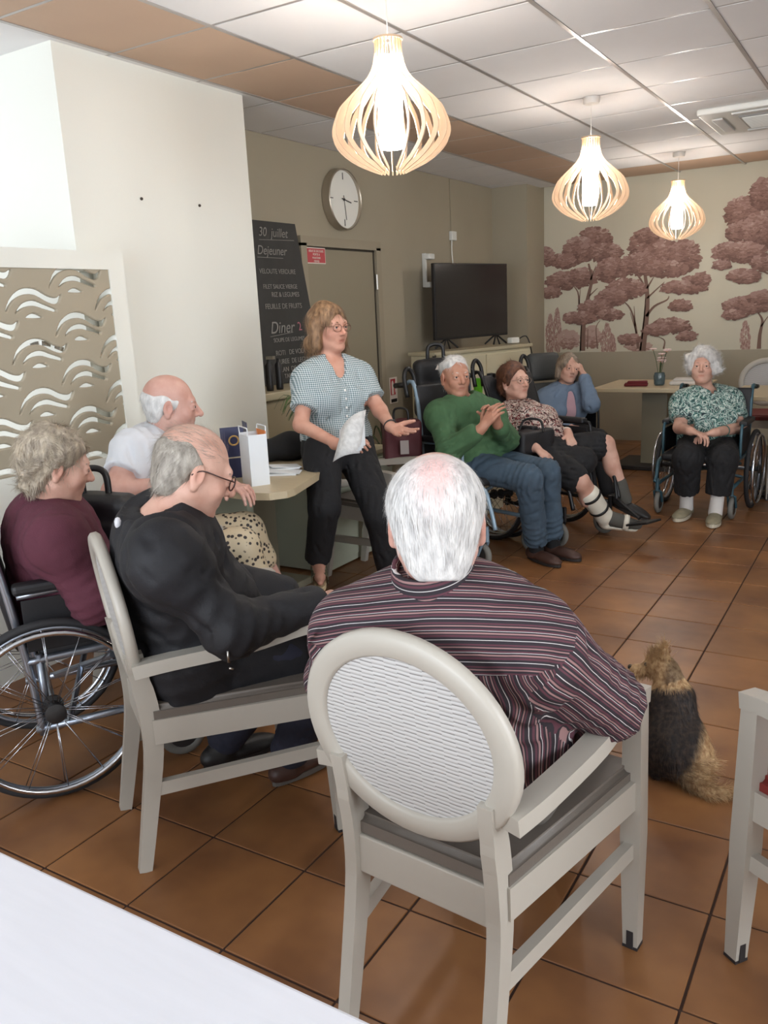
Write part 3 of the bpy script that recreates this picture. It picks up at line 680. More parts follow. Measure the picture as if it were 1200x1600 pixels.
def sweep_ring(cx, cy, cz, a, b, w, t, tilt, n=56):
    # oval ring with a rounded rectangular section, standing in the tilted back plane
    mb = MB(); V = []; F = []
    prof = [(-w/2, -t*.3), (-w/2+.006, -t/2), (w/2-.008, -t/2), (w/2, -t*.25), (w/2, t*.25), (w/2-.008, t/2), (-w/2+.006, t/2), (-w/2, t*.3)]; k = len(prof)
    ct, st = math.cos(tilt), math.sin(tilt)
    for i in range(n):
        q = 2*math.pi*i/n; c_, s_ = math.cos(q), math.sin(q)
        nx, nz = unit((c_*b, s_*a)); px, pz = (a-w/2)*c_, (b-w/2)*s_
        for dr_, dy in prof:
            x, zz, y = px+nx*dr_, pz+nz*dr_, dy
            V.append((cx+x, cy+y*ct-zz*st, cz+zz*ct+y*st))
    for i in range(n):
        for j in range(k): F.append((i*k+j, i*k+(j+1) % k, ((i+1) % n)*k+(j+1) % k, ((i+1) % n)*k+j))
    return mb.add(V, F)
def chair(label, loc, f, seat=None, wf=.24, group='cream oval backed armchairs'):
    t = thing('armchair', label, 'chair', (loc[0], loc[1], 0), math.atan2(-f[0], f[1]), group); tilt = .12
    P = lambda x, y, z: V3(x, y, z)
    for s in (-1, 1):
        pts = curve([P(s*.172, -.292, 0), P(s*.17, -.262, .16), P(s*.168, -.232, .34), P(s*.166, -.232, .46), P(s*.166, -.245, .55), P(s*.168, -.256, .63)], 4)
        m = len(pts); ww = [.034+.020*min(1, 2.0*i/m)*(1 if i < m*.75 else .75) for i in range(m)]
        lg = MB().tube(pts, .02, flat=([.030]*m, ww, V3(0, 1, 0))).build('leg', M_chair, t)
        fl = MB().tube([P(s*wf, .262, 0), P(s*wf, .252, .30), P(s*wf, .246, .628)], .02, flat=([.034, .046, .040], [.034, .048, .044], V3(0, 1, 0))).build('leg', M_chair, t)
        MB().box((s*wf, .2445, .026), (.016, .006, .046)).build('glide', M_glide, fl); MB().box((s*wf, .262, .004), (.036, .036, .008)).build('glide', M_glide, fl)
        arm = curve([P(s*.206, -.262, .60), P(s*.225, -.17, .612), P(s*(wf+.005), .02, .632), P(s*wf, .18, .648), P(s*wf, .272, .640)], 4)
        MB().tube(arm, .02, flat=([.046]*len(arm), [.036]*len(arm), V3(0, 0, 1))).build('armrest', M_chair, t)
        MB().tube([P(s*.17, -.235, .235), P(s*wf, .25, .27)], .01, flat=(.022, .038, V3(0, 0, 1))).build('stretcher', M_chair, t)
        MB().tube([P(s*.174, -.225, .405), P(s*wf, .25, .410)], .01, flat=(.028, .070, V3(0, 0, 1))).build('side_rail', M_chair, t)
    MB().box((0, -.228, .392), (.33, .028, .088), bev=.004).build('rear_rail', M_chair, t); MB().box((0, .248, .40), (wf*2, .026, .066), bev=.004).build('front_rail', M_chair, t)
    sd = MB(); poly = [(-.182, -.236), (.182, -.236), (wf+.004, .268), (-wf-.004, .268)]
    bm = bmesh.new(); vs = [bm.verts.new((x, y, .425)) for x, y in poly]; fc = bm.faces.new(vs); r = bmesh.ops.extrude_face_region(bm, geom=[fc])
    for v_ in r['geom']:
        if isinstance(v_, bmesh.types.BMVert): v_.co.z = .478
    bmesh.ops.recalc_face_normals(bm, faces=bm.faces[:]); bmesh.ops.bevel(bm, geom=bm.edges[:], offset=.014, segments=3, affect='EDGES')
    me = bpy.data.meshes.new('seat'); bm.to_mesh(me); bm.free(); o = link('seat', me, seat or M_seat, t); smooth_angle(o, 50)
    rg = sweep_ring(0, -.268, .712, .236, .214, .050, .030, tilt).build('back_ring', M_chair, t); smooth_angle(rg, 50)
    ct, st = math.cos(tilt), math.sin(tilt); V = []; F = []; n = 48
    for side, off in ((0, -.006), (1, .006)):
        base = len(V); V.append((0, -.268+off*ct, .712+off*st)); 
        for i in range(n):
            q = 2*math.pi*i/n; x, zz = .192*math.cos(q), .170*math.sin(q); V.append((x, -.268+off*ct-zz*st, .712+zz*ct+off*st))
        for i in range(n):
            tri = (base, base+1+i, base+1+(i+1) % n); F.append(tri if side == 1 else tri[::-1])
    for i in range(n): a, b_ = 1+i, 1+(i+1) % n; F.append((a, b_, b_+n+1, a+n+1))
    link('woven_panel', new_mesh('woven_panel', V, F), M_weave, t)
    return t
FA = (math.sin(.099), math.cos(.099))
chair('cream armchair with a white woven oval back, nearest the viewer, under the man in stripes', (-.694, 1.475), FA)
chair('cream armchair seen from the side, under the man in the black jacket', (-1.659, 1.704), (.55, .835), wf=.262)
chair('cream armchair with a dark red seat cut off by the right edge', (.14, 1.815), (-.8, .6), M_seatr)
chair('cream armchair with a dark seat behind the legs of the perched presenter', (-2.44, 3.93), (.995, -.1))
M_hoop = mat('hoop_wood', S(184, 160, 124), .5)
ch = chair('oval backed chair behind the far right table, under the mural', (-1.0, 7.98), (.05, -1), M_seatr); 
chair('oval backed chair with a red seat, beyond the white haired woman in green', (-.45, 6.42), (-.3, .95), M_seatr)

# ------------------------------------------------------------------ tables
M_beige = mat('beige_laminate', S(196, 180, 148), .38, var=.06, vscale=5, stretch=(1, 9, 1)); M_leg = mat('table_leg_grey', S(142, 136, 116), .5)
M_wtable = mat('white_laminate', S(217, 217, 222), .32, var=.035, vscale=5, stretch=(1.5, 14, 1))
tb = thing('dining_table', 'beige table with a cut corner that the presenter sits on', 'table', (-2.73, 3.2, 0))
poly = [(-.39, -.48), (.38, -.48), (.46, -.455), (.505, -.39), (.505, -.34), (.44, -.13), (.33, .20), (.24, .48), (-.50, .48), (-.50, -.28), (-.39, -.28)]
o = MB().prism(poly, .032, (0, 0, .708), V3(1, 0, 0), V3(0, 1, 0)).build('tabletop', M_beige, tb)
MB().box((-.27, .30, .354), (.10, .22, .708), bev=.004).build('pedestal', M_leg, tb); MB().box((-.27, .06, .354), (.34, .05, .708), bev=.004).build('pedestal_panel', M_pale, tb); MB().box((-.27, .2, .02), (.5, .5, .04), bev=.006).build('foot_plate', M_leg, tb)
wt = thing('dining_table', 'white table in the foreground at the lower left', 'table', (-1.05, .1, 0))
MB().box((0, 0, .722), (2.3, 1.02, .036), bev=.005).build('tabletop', M_wtable, wt)
for x in (-.6, .6): MB().box((x, -.1, .352), (.09, .09, .704), bev=.004).build('leg', M_chair, wt); MB().box((x, -.1, .015), (.3, .5, .03), bev=.004).build('foot_plate', M_chair, wt)
ft = thing('dining_table', 'beige table with flowers under the mural', 'table', (-1.86, 7.72, 0))
MB().box((0, 0, .722), (.9, .86, .036), bev=.006).build('tabletop', M_beige, ft); MB().box((.02, 0, .36), (.22, .22, .70), bev=.004).build('pedestal', M_leg, ft); MB().box((0, 0, .02), (.6, .55, .04), bev=.006).build('foot_plate', M_dark, ft)
ft2 = thing('dining_table', 'beige table cut off at the right edge under the mural', 'table', (-.66, 7.2, 0))
MB().box((0, 0, .722), (.9, .86, .036), bev=.006).build('tabletop', M_beige, ft2); MB().box((.02, 0, .36), (.22, .22, .70), bev=.004).build('pedestal', M_leg, ft2); MB().box((0, 0, .02), (.6, .55, .04), bev=.006).build('foot_plate', M_dark, ft2)

# things on the tables
pb = thing('paper_bag', 'white paper bag with an orange lining on the beige table', 'bag', (-2.47, 2.90, .74), -.55)
M_paper = mat('white_paper', S(226, 230, 232), .7, bump=.15, bscale=30); M_orange = mat('orange_paper', S(226, 128, 60), .7)
bm_ = MB()
for s in (-1, 1): bm_.box((s*.066, 0, .115), (.0015, .085, .23)); bm_.box((0, s*.0425, .115-(.008 if s < 0 else -.008)), (.132, .0015, .23))
bm_.box((0, 0, .002), (.132, .085, .003)); bm_.build('bag_body', M_paper, pb)
MB().box((0, .0405, .128), (.128, .0012, .23)).build('lining', M_orange, pb)
for s in (-1, 1): MB().tube(curve([V3(-.05, s*.041, .20), V3(-.06, s*.043, .255), V3(-.035, s*.046, .262) , V3(.035, s*.046, .262), V3(.06, s*.043, .255), V3(.05, s*.041, .20)]), .0028, 6).build('handle', M_paper, pb)
nb = thing('greeting_card', 'navy card with a gold emblem behind the paper bag', 'card', (-2.66, 2.98, .74), .9)
M_navy = mat('navy_card', S(44, 48, 84), .5); MB().box((0, 0, .12), (.11, .004, .24), np.array(Matrix.Rotation(-.15, 3, 'X'))).build('front_leaf', M_navy, nb); MB().box((.07, .05, .13), (.004, .10, .25)).build('back_leaf', M_navy, nb)
MB().torus((0, -.004-.02, .18), .022, .004, (0, 1, .15), 20, 6).build('emblem', mat('gold_print', S(196, 160, 96), .5), nb); MB().box((0, -.005, .07), (.08, .002, .06)).build('print_panel', mat('cream_print', S(206, 196, 170), .6), nb)
cam_ = thing('black_pouch', 'small black pouch beside the paper bag', 'pouch', (-2.62, 2.84, .74), .3); o = MB().box((0, 0, .06), (.07, .05, .12), bev=.018).build('body', M_black, cam_, True); MB().tube(curve([V3(-.03, 0, .11), V3(0, .02, .16), V3(.03, 0, .11)]), .004, 6).build('strap', M_black, cam_)
bag = thing('black_jacket', 'black jacket heaped on the beige table behind the presenter', 'jacket', (-2.80, 3.44, .74), .4)
s_ = SD().ell((0, 0, .05), (.22, .10, .06)).ell((.10, .03, .09), (.12, .09, .05)).ell((-.12, -.02, .04), (.13, .08, .05)).disp(wob(3, 45, .007)); P_, Q_ = s_.mesh(.009); P_[:, 2] = np.maximum(P_[:, 2], 0)
link('jacket_heap', qmesh('jacket_heap', P_, Q_), mat('black_fabric', S(27, 27, 30), .85, bump=.2, bscale=90), bag)
for k, (x, y, a) in enumerate(((-2.50, 3.12, .5), (-2.56, 3.20, .9))):
    pp = thing('paper_sheet', ('white folded paper lying on the beige table beside the paper bag', 'second white folded paper, half under the black jacket')[k], 'paper', (x, y, .741), a)
    MB().box((0, 0, .004+.008*k), (.16, .11, .008)).build('sheets', M_paper, pp); MB().box((.02, .01, .010+.008*k), (.15, .10, .003), np.array(Matrix.Rotation(.08, 3, 'Y'))).build('top_sheet', M_paper, pp)
vs = thing('flower_vase', 'glass vase of pale pink flowers on the far table', 'vase', (-1.80, 7.60, .74))
o = MB().lathe([(.035, 0), (.045, .01), (.05, .08), (.042, .11), (.04, .11), (.046, .08), (.04, .015), (.002, .012)], 18).build('vase_glass', mat('vase_blue_glass', S(120, 140, 145), .1, trans=.6), vs); smooth_angle(o)
rg = random.Random(4)
for k in range(9):
    a = rg.uniform(0, 6.28); q = rg.uniform(.02, .09); h = rg.uniform(.16, .34); tip = V3(math.cos(a)*q, math.sin(a)*q, h); MB().tube(curve([V3(0, 0, .03), tip*.5+V3(0, 0, .05), tip]), .0025, 5).build('stem', mat('leaf_0', (0, 0, 0)), vs)
    fl = MB(); fl.ball(tip, .012, 8)
    o = fl.build('blossom', mat('blossom_heart', S(196, 150, 120), .7), vs)
    for j in range(5): b_ = j*1.257; MB().ball(tip+V3(math.cos(b_)*.018, math.sin(b_)*.018, .004), (.016, .016, .007), 8).build('petal', mat('petal_pink', S(226, 200, 196), .7), o)
rn = thing('red_cloth', 'folded dark red cloth on the far table', 'cloth', (-1.98, 7.52, .74), .2); MB().box((0, 0, .014), (.2, .12, .028), bev=.012).build('folds', mat('red_cloth', S(104, 28, 34), .85, bump=.2), rn, True); MB().box((.01, 0, .034), (.17, .1, .018), bev=.008).build('top_fold', mat('red_cloth', (0, 0, 0)), rn, True)
wc_ = thing('white_towel', 'folded white towel on the far table beside the flowers', 'towel', (-1.55, 7.68, .74), .1); MB().box((0, 0, .018), (.34, .2, .036), bev=.016).build('folds', mat('towel_white', S(206, 200, 192), .9, bump=.2), wc_, True); MB().box((.01, 0, .045), (.30, .18, .022), bev=.01).build('top_fold', mat('towel_white', (0, 0, 0)), wc_, True)
gc = thing('green_cup', 'bright green tumbler on the shelf beside the man in green', 'cup', (-2.62, 5.62, .84)); o = MB().lathe([(.03, 0), (.036, .13), (.034, .13), (.028, .006), (.002, .006)], 18).build('tumbler', mat('green_plastic', S(96, 176, 44), .35), gc); smooth_angle(o); MB().lathe([(.037, .128), (.037, .134), (.034, .134)], 18, None, False).build('lip', mat('green_plastic', (0, 0, 0)), gc)
st_ = thing('side_shelf', 'low pale side shelf behind the man in green', 'shelf', (-2.62, 5.62, 0)); MB().box((0, 0, .825), (.3, .3, .03), bev=.004).build('shelf_top', M_cabt, st_); MB().box((0, 0, .405), (.26, .26, .81), bev=.004).build('shelf_body', M_cab, st_)

# ------------------------------------------------------------------ wheelchairs
M_rub = mat('tyre_rubber', S(38, 38, 40), .7); M_rubg = mat('grey_rubber', S(120, 118, 112), .7); M_chrome = mat('chrome', S(205, 208, 214), .18, 1.0); M_alu = mat('silver_alloy', S(168, 176, 188), .32, .9)
M_vinyl = mat('black_vinyl', S(30, 30, 33), .55, bump=.12, bscale=60); M_blue = mat('pale_blue_enamel', S(138, 160, 176), .35, .2); M_teal = mat('teal_enamel', S(60, 92, 104), .35, .2); M_blk = mat('black_enamel', S(28, 28, 30), .4, .2); M_gv = mat('grey_vinyl', S(62, 64, 64), .6, bump=.1)
def wheelchair(label, loc, f, frame, R=.295, hw=.275, seat_h=.50, back_h=.42, spokes=24, recline=.12, head=False, foot=True, uph=None, tyre=None, legang=.25, arm=True, sd=.42, big=True, handle_loop=False):
    t = thing('wheelchair', label, 'wheelchair', (loc[0], loc[1], 0), math.atan2(-f[0], f[1]), 'wheelchairs'); P = lambda x, y, z: V3(x, y, z); uph = uph or M_vinyl; tyre = tyre or M_rub
    if not big: R = .15
    sp = MB().tube([P(0, .0, .028), P(0, .0, R-.028)], .0016, 5).mesh('spoke', True); sp.materials.append(M_chrome)
    for s in (-1, 1):
        w = MB().torus((0, 0, 0), R-.014, .014, (1, 0, 0), 56, 8, 1.1).build('wheel', tyre, t, True, (s*hw, 0, R))
        MB().torus((0, 0, 0), R-.030, .008, (1, 0, 0), 56, 6, 1.6).build('rim', M_alu, w, True)
        if big: MB().torus((s*.035, 0, 0), R-.038, .009, (1, 0, 0), 56, 8).build('hand_rim', M_chrome, w, True)
        o = MB().lathe([(.012, -.05), (.032, -.042), (.032, -.034), (.018, -.03), (.018, .03), (.032, .034), (.032, .042), (.012, .05), (.001, .05)], 16, np.array([[0, 0, 1, 0], [1, 0, 0, 0], [0, 1, 0, 0], [0, 0, 0, 1]], float)).build('hub', M_dark, w); smooth_angle(o)
        for k in range(spokes): link('spoke', sp, None, w, (0.012*(1 if k % 2 else -1), 0, 0), (2*math.pi*k/spokes+(.25 if k % 2 else 0), 0, 0))
        # side frame
        x = s*(hw-.055); yb = -.06
        bt = curve([P(x, yb+.02, .20), P(x, yb, seat_h), P(x, yb-back_h*math.sin(recline), seat_h+back_h*math.cos(recline)), P(x, yb-back_h*math.sin(recline)-.10, seat_h+back_h*math.cos(recline)+.02)], 4)
        MB().tube(bt, .0125, 10).build('back_tube', frame, t, True)
        g0 = bt[-1]; MB().tube([g0, g0+P(0, -.09, -.008)], .017, 10).build('push_grip', M_black, t, True)
        MB().tube(curve([P(x, yb, seat_h-.02), P(x, .2, seat_h-.015), P(x, sd, seat_h-.02), P(x, sd+.06, seat_h-.12), P(x, sd+.10, .25)], 5), .0125, 10).build('upper_frame_tube', frame, t, True)
        MB().tube([P(x, yb, .22), P(x, sd+.02, .22)], .0125, 10).build('lower_frame_tube', frame, t, True)
        MB().tube([P(x, -.02, .22), P(x, -.02, seat_h)], .012, 8).build('axle_post', frame, t, True)
        if arm:
            MB().tube(curve([P(x+s*.012, yb, seat_h+.20), P(x+s*.012, .2, seat_h+.21), P(x+s*.012, .27, seat_h+.20), P(x+s*.012, .28, seat_h)], 4), .010, 8).build('arm_tube', frame, t, True)
            MB().box((x+s*.012, .08, seat_h+.225), (.055, .30, .035), bev=.012).build('armrest_pad', M_vinyl, t)
            MB().box((x+s*.008, .1, seat_h+.10), (.006, .30, .17), bev=.002).build('skirt_guard', M_vinyl, t)
        cx_ = x+s*.0
        cw = MB().torus((0, 0, 0), .062, .020, (1, 0, 0), 28, 8, .9).build('caster', M_rubg, t, True, (cx_, sd-.02, .083))
        MB().lathe([(.05, -.014), (.05, .014)], 20, np.array([[0, 0, 1, 0], [1, 0, 0, 0], [0, 1, 0, 0], [0, 0, 0, 1]], float)).build('caster_disc', M_dark, cw)
        MB().tube([P(cx_-.024, sd-.02, .083), P(cx_-.024, sd+.02, .165), P(cx_, sd+.03, .18), P(cx_+.024, sd+.02, .165), P(cx_+.024, sd-.02, .083)], .008, 6).build('caster_fork', frame, t); MB().tube([P(cx_, sd+.03, .17), P(cx_, sd+.03, .26)], .014, 8).build('caster_stem', frame, t)
        if foot is True or foot == s:
            y1 = sd+.10; z1 = .25; L_ = .22; e = P(x*.72, y1+L_*math.sin(legang)+.03, max(.09, z1-L_*math.cos(legang)+.05))
            MB().tube([P(x, sd+.06, seat_h-.1), P(x*.9, y1, z1), e], .011, 8).build('legrest_tube', frame, t)
            MB().box(e+P(-s*.03, .05, -.01), (.14, .16, .014), np.array(Matrix.Rotation(.25, 3, 'X')), bev=.004).build('footplate', M_black, t)
    MB().tube([P(-hw+.05, .04, .22), P(hw-.05, .2, seat_h-.05)], .011, 8).build('cross_brace', frame, t); MB().tube([P(hw-.05, .04, .22), P(-hw+.05, .2, seat_h-.05)], .011, 8).build('cross_brace', frame, t)
    MB().tube([P(-hw+.03, 0, R), P(hw-.03, 0, R)], .012, 8).build('axle', M_alu, t)
    MB().box((0, sd/2-.02, seat_h), (hw*2-.12, sd, .05), bev=.018).build('seat', uph, t, True)
    cb_ = back_h*.5+.02; MB().box((0, yb-cb_*math.sin(recline)-.0, seat_h+cb_*math.cos(recline)), (hw*2-.10, .04, back_h), np.array(Matrix.Rotation(recline, 3, 'X')), bev=.016).build('backrest', uph, t, True)
    if head:
        hz = seat_h+(back_h+.16)*math.cos(recline); hy = yb-(back_h+.16)*math.sin(recline)
        MB().box((0, hy, hz), (.30, .09, .24), np.array(Matrix.Rotation(recline, 3, 'X')), bev=.04).build('headrest', uph, t, True)
    if handle_loop:
        for s in (-1, 1):
            b0 = P(s*(hw-.05), yb-back_h*math.sin(recline)-.03, seat_h+back_h*math.cos(recline))
            MB().tube(curve([b0+P(-.035, 0, -.05), b0+P(-.038, -.02, .07), b0+P(0, -.03, .12), b0+P(.038, -.02, .07), b0+P(.035, 0, -.05)], 4), .014, 8).build('push_loop', M_black, t, True)
    return t
wheelchair('silver framed wheelchair with a large spoked wheel, under the woman in maroon', (-2.427, 1.665), (.53, .85), M_alu, R=.30, hw=.27, seat_h=.47, spokes=28, foot=True, back_h=.44, recline=.16)
wheelchair('pale blue framed wheelchair under the man in the green sweater', (-2.29, 4.60), (.94, -.34), M_blue, foot=False, handle_loop=True, back_h=.52, spokes=16)
wheelchair('black reclining wheelchair under the woman with the leg brace', (-2.03, 5.21), (.93, -.37), M_blk, recline=.35, legang=.9, foot=-1, handle_loop=True, back_h=.55, spokes=16)
wheelchair('teal framed wheelchair under the white haired woman in the green top', (-1.13, 6.33), (-.03, -1), M_teal, foot=False, spokes=20, hw=.30, seat_h=.40, R=.28)
wheelchair('high backed grey care chair under the woman in the blue cardigan', (-2.46, 6.83), (.75, -.66), M_blk, uph=M_gv, head=True, back_h=.40, recline=.3, seat_h=.42, spokes=12, big=False); MB().box((.225, .12, .56), (.004, .10, .05), bev=.001).build('care_tag', M_swhite, bpy.data.objects['wheelchair.004'])

# ------------------------------------------------------------------ people: body builder
def skin_mat(name, col, red=.35):
    m = bpy.data.materials.new(name); m.use_nodes = True; N = m.node_tree.nodes; L = m.node_tree.links; b = N['Principled BSDF']
    tc = N.new('ShaderNodeTexCoord'); n = N.new('ShaderNodeTexNoise'); n.inputs['Scale'].default_value = 14; n.inputs['Detail'].default_value = 5; L.new(tc.outputs['Object'], n.inputs[0])
    r = N.new('ShaderNodeValToRGB'); e = r.color_ramp.elements; e[0].position = .3; e[1].position = .7; c = np.array(col)
    e[0].color = (*(c*np.array([.86, .74, .70])), 1); e[1].color = (*np.minimum(1, c*1.06), 1); L.new(n.outputs[0], r.inputs[0])
    def mix(src, attr, colr):
        a = N.new('ShaderNodeAttribute'); a.attribute_name = attr; x = N.new('ShaderNodeMix'); x.data_type = 'RGBA'; L.new(a.outputs['Fac'], x.inputs[0]); L.new(src, x.inputs[6]); x.inputs[7].default_value = (*colr, 1); return x.outputs[2]
    o = mix(r.outputs[0], 'flush', tuple(c*np.array([.95, .58, .52]))); o = mix(o, 'lip', tuple(c*np.array([.66, .36, .34])))
    L.new(o, b.inputs['Base Color']); b.inputs['Roughness'].default_value = .5; b.inputs['Specular IOR Level'].default_value = .35
    b.inputs['Subsurface Weight'].default_value = .0
    n2 = N.new('ShaderNodeTexNoise'); n2.inputs['Scale'].default_value = 120; L.new(tc.outputs['Object'], n2.inputs[0]); bp_ = N.new('ShaderNodeBump'); bp_.inputs['Strength'].default_value = .22; bp_.inputs['Distance'].default_value = .002; L.new(n2.outputs[0], bp_.inputs['Height']); L.new(bp_.outputs[0], b.inputs['Normal'])
    return m
def cloth(name, col, var=.12, vscale=14, bump=.18, bscale=140, rough=.85, sheen=.0): return mat(name, col, rough, var=var, vscale=vscale, bump=bump, bscale=bscale, sheen=sheen)
M_eyew = mat('eye_white', S(196, 184, 174), .25); M_iris = mat('iris', S(52, 44, 40), .15)
def fr3(f, u=(0, 0, 1)):
    y = unit(f); z = np.array(u, float); z = unit(z-y*(z@y)); return np.stack([np.cross(y, z), y, z], 1)
def lerp(a, b, t): return np.asarray(a)*(1-t)+np.asarray(b)*t
class Person:
    def __init__(s, name, label, J, skin, hs=1.0, g=1.0, belly=0.0, bust=0.0, base=None, arm_r=1.0, leg_r=1.0):
        s.J = {k: np.asarray(v, float) for k, v in J.items()}; J = s.J; s.g = g; s.belly = belly; s.bust = bust; s.skin = skin; s.hs = hs; s.ar = arm_r; s.lr = leg_r
        s.hc = J['hd']; s.hM = fr3(J['hf'], J.get('hu', (0, 0, 1)))
        b = base if base is not None else (J['pel'][0], J['pel'][1], 0); s.base = np.array(b, float)
        s.root = thing(name, label, 'person', s.base)
        up = unit(J['nk']-J['pel']); lat = unit(J['sR']-J['sL']); front = unit(np.cross(up, lat)); s.tM = np.stack([np.cross(front, up), front, up], 1)
        s.fine = []
    def H(s, x, y, z): return s.hc+s.hM@(np.array([x, y, z])*s.hs)
    def torso(s, sd, i=0.0, lower=True, k=.05):
        J, g, M = s.J, s.g, s.tM; lat, fr, up = M.T; A, B = J['pel'], J['nk']; mid = J.get('mid')
        q = lambda t: lerp(A, B, t) if mid is None else (lerp(A, mid, t*2) if t < .5 else lerp(mid, B, t*2-1))
        if lower: sd.ell(q(.0)+up*.02, (.165*g+i, .125*g+i, .12+i), M, k)
        sd.ell(q(.28)+fr*s.belly*.5, (.148*g+i, .112*g+i+s.belly, .14+i), M, k)
        sd.ell(q(.62), (.160*g+i, .112*g+i, .165+i), M, k)
        if s.bust:
            for sg in (-1, 1): sd.ell(q(.58)+fr*.085*g+lat*sg*.075, (.07+i, .045+s.bust+i, .065+i), M, k)
        sd.ell(q(.84), (.135*g+i, .09*g+i, .09+i), M, k)
        for sh in ('sR', 'sL'):
            c = J[sh]; sd.cone(lerp(B, c, .15)-up*.015, c, .052+i, .056*s.ar+i, k); sd.cone(lerp(B, A, .2), c-up*.03, .07+i, .06+i, k)
    def arm(s, sd, side, i=0.0, k=.02, t0=0.0, t1=1.0, fore=True, upper=True, f1=1.0, ri=None):
        J = s.J; a, b, c = J['s'+side], J['e'+side], J['w'+side]; r = s.ar
        if upper: sd.cone(lerp(a, b, t0), lerp(a, b, t1), .052*r+i, (.041*r if t1 > .9 else .045*r)+i, k)
        if fore: sd.cone(b, lerp(b, c, f1), .041*r+i, (.027+.008*(1-f1))*r+(i if ri is None else ri), k)
    def leg(s, sd, side, i=0.0, k=.03, t1=1.0, shin=True, ra=None, th=1.0):
        J = s.J; h, kn, a = J['h'+side], J['k'+side], J['a'+side]; r = s.lr
        sd.cone(h, lerp(h, kn, th), .088*r+i, .06*r+i, k)
        if shin:
            sd.cone(kn, lerp(kn, a, t1), .056*r+i, (.036*r+i) if ra is None else ra, k)
            if ra is None and t1 > .6: sd.ell(lerp(kn, a, .3)-s.tM[:, 1]*.012, (.05*r+i, .05*r+i, .09), fr3(a-kn, (0.3, .2, 1)) if False else None, .03)
    def head(s, sd, nose=1.0, jaw=1.0, chub=0.0, mouth_open=0.0):
        H = s.H; M = s.hM; h = s.hs
        E_ = lambda c, r, k=.015, op='u': sd.ell(H(*c), np.array(r)*h, M, k, op)
        C_ = lambda a, b, ra, rb, k=.012, op='u': sd.cone(H(*a), H(*b), ra*h, rb*h, k, op)
        E_((0, -.018, .040), (.076, .096, .082)); E_((0, .028, -.025), (.063+chub, .068, .088), .03)
        for q in (-1, 1):
            C_((q*.050, -.004, -.052), (q*.018, .060, -.094), .022, .018*jaw, .025)
            E_((q*.036, .058, -.028), (.023+chub, .020, .024), .02)
        E_((0, .071, -.097), (.024*jaw, .019, .017), .015)
        C_((-.036, .079, .026), (.036, .079, .026), .012, .012, .018)
        for q in (-1, 1): E_((q*.032, .098, .004), (.019, .017, .011), .012, 's')
        C_((0, .089, .014), (0, .112*1+.008*(nose-1)*4, -.026), .0075*nose, .0115*nose, .010)
        for q in (-1, 1): E_((q*.011*nose, .098, -.031), (.0085*nose, .010, .008), .006)
        for q in (-1, 1): E_((q*.032, .079, .004), (.0165, .013, .010), .004); E_((q*.032, .086, .0125), (.017, .010, .0045), .006); E_((q*.032, .084, -.007), (.016, .009, .004), .008)
        E_((0, .077, -.062), (.027, .014, .019), .014)
        C_((-.018, .0865, -.0575), (.018, .0865, -.0575), .0036, .0036, .005); C_((-.016, .0860, -.0675-mouth_open), (.016, .0860, -.0675-mouth_open), .0043, .0043, .005)
        C_((-.021, .0925, -.0627-mouth_open*.5), (.021, .0925, -.0627-mouth_open*.5), .0022+mouth_open*.4, .0022+mouth_open*.4, .003, 's')
        for q in (-1, 1):
            E_((q*.079, -.012, -.006), (.009, .019, .032), .008); E_((q*.088, -.008, -.002), (.007, .011, .018), .006, 's'); E_((q*.078, -.012, -.036), (.008, .010, .011), .006)
        nb = s.J['nk']; sd.cone(nb-s.tM[:, 2]*.02, H(0, -.022, -.055), .060*(.9+.1*s.g), .052*h, .035)
        s.fine.append((s.hc-.165*h, s.hc+.165*h, .0034))
    def hand(s, sd, side, f, n, curl=.35, sc=1.0, spread=.0, thumb=(.55, .7, .25), curls=None):
        # f: pointing direction, n: palm-facing direction; the thumb side follows from the hand's side
        W = s.J['w'+side]; f = unit(f); n = unit(np.asarray(n, float)-f*(np.asarray(n, float)@f)); t = np.cross(f, n)*(1 if side == 'R' else -1)
        K = []
        for o_, L_ in ((.029, .086), (.010, .090), (-.011, .085), (-.030, .076)):
            kp = W+(f*L_+t*o_)*sc; sd.cone(W+t*o_*.45*sc+f*.01*sc, kp, .0135*sc, .0115*sc, .012); K.append((kp, o_))
        sd.cone(W-f*.02, W+f*.015, .025*sc, .020*sc, .015)
        for i_, ((kp, o_), Ls) in enumerate(zip(K, ((.040, .025, .021), (.044, .029, .022), (.041, .027, .021), (.032, .021, .019)))):
            c = curl if curls is None else curls[i_]; a = 0; p = kp; d0 = unit(f+t*o_*spread*12)
            for j, (l, ang) in enumerate(zip(Ls, (1.15, 1.35, .8))):
                a += c*ang; d = d0*math.cos(a)+n*math.sin(a); q = p+d*l*sc; sd.cone(p, q, (.0092-.0011*j)*sc, (.0083-.0011*j)*sc, .004); p = q
        p = W+(f*.018+t*.022+n*.004)*sc
        d = unit(f*thumb[0]+t*thumb[1]+n*thumb[2])
        for j, l in enumerate((.040, .031, .026)):
            q = p+d*l*sc; sd.cone(p, q, (.0135-.0018*j)*sc, (.0115-.0018*j)*sc, .008 if j == 0 else .004); p = q; d = unit(d+f*.3+n*.22*curl)
        c = W+f*.09*sc; s.fine.append((c-.13*sc, c+.13*sc, .0036))
    def foot(s, sd, side, d, L=.24, dn=(0, 0, -1)):
        a = s.J['a'+side]; d = unit(d); dn = unit(dn); sd.cone(a+dn*.02, a-d*.035+dn*.045, .036, .030, .02); sd.cone(a+dn*.03+d*.02, a+d*.12+dn*.055, .034, .024, .025); sd.cone(a+d*.10+dn*.058, a+d*.165+dn*.064, .026, .016, .02)
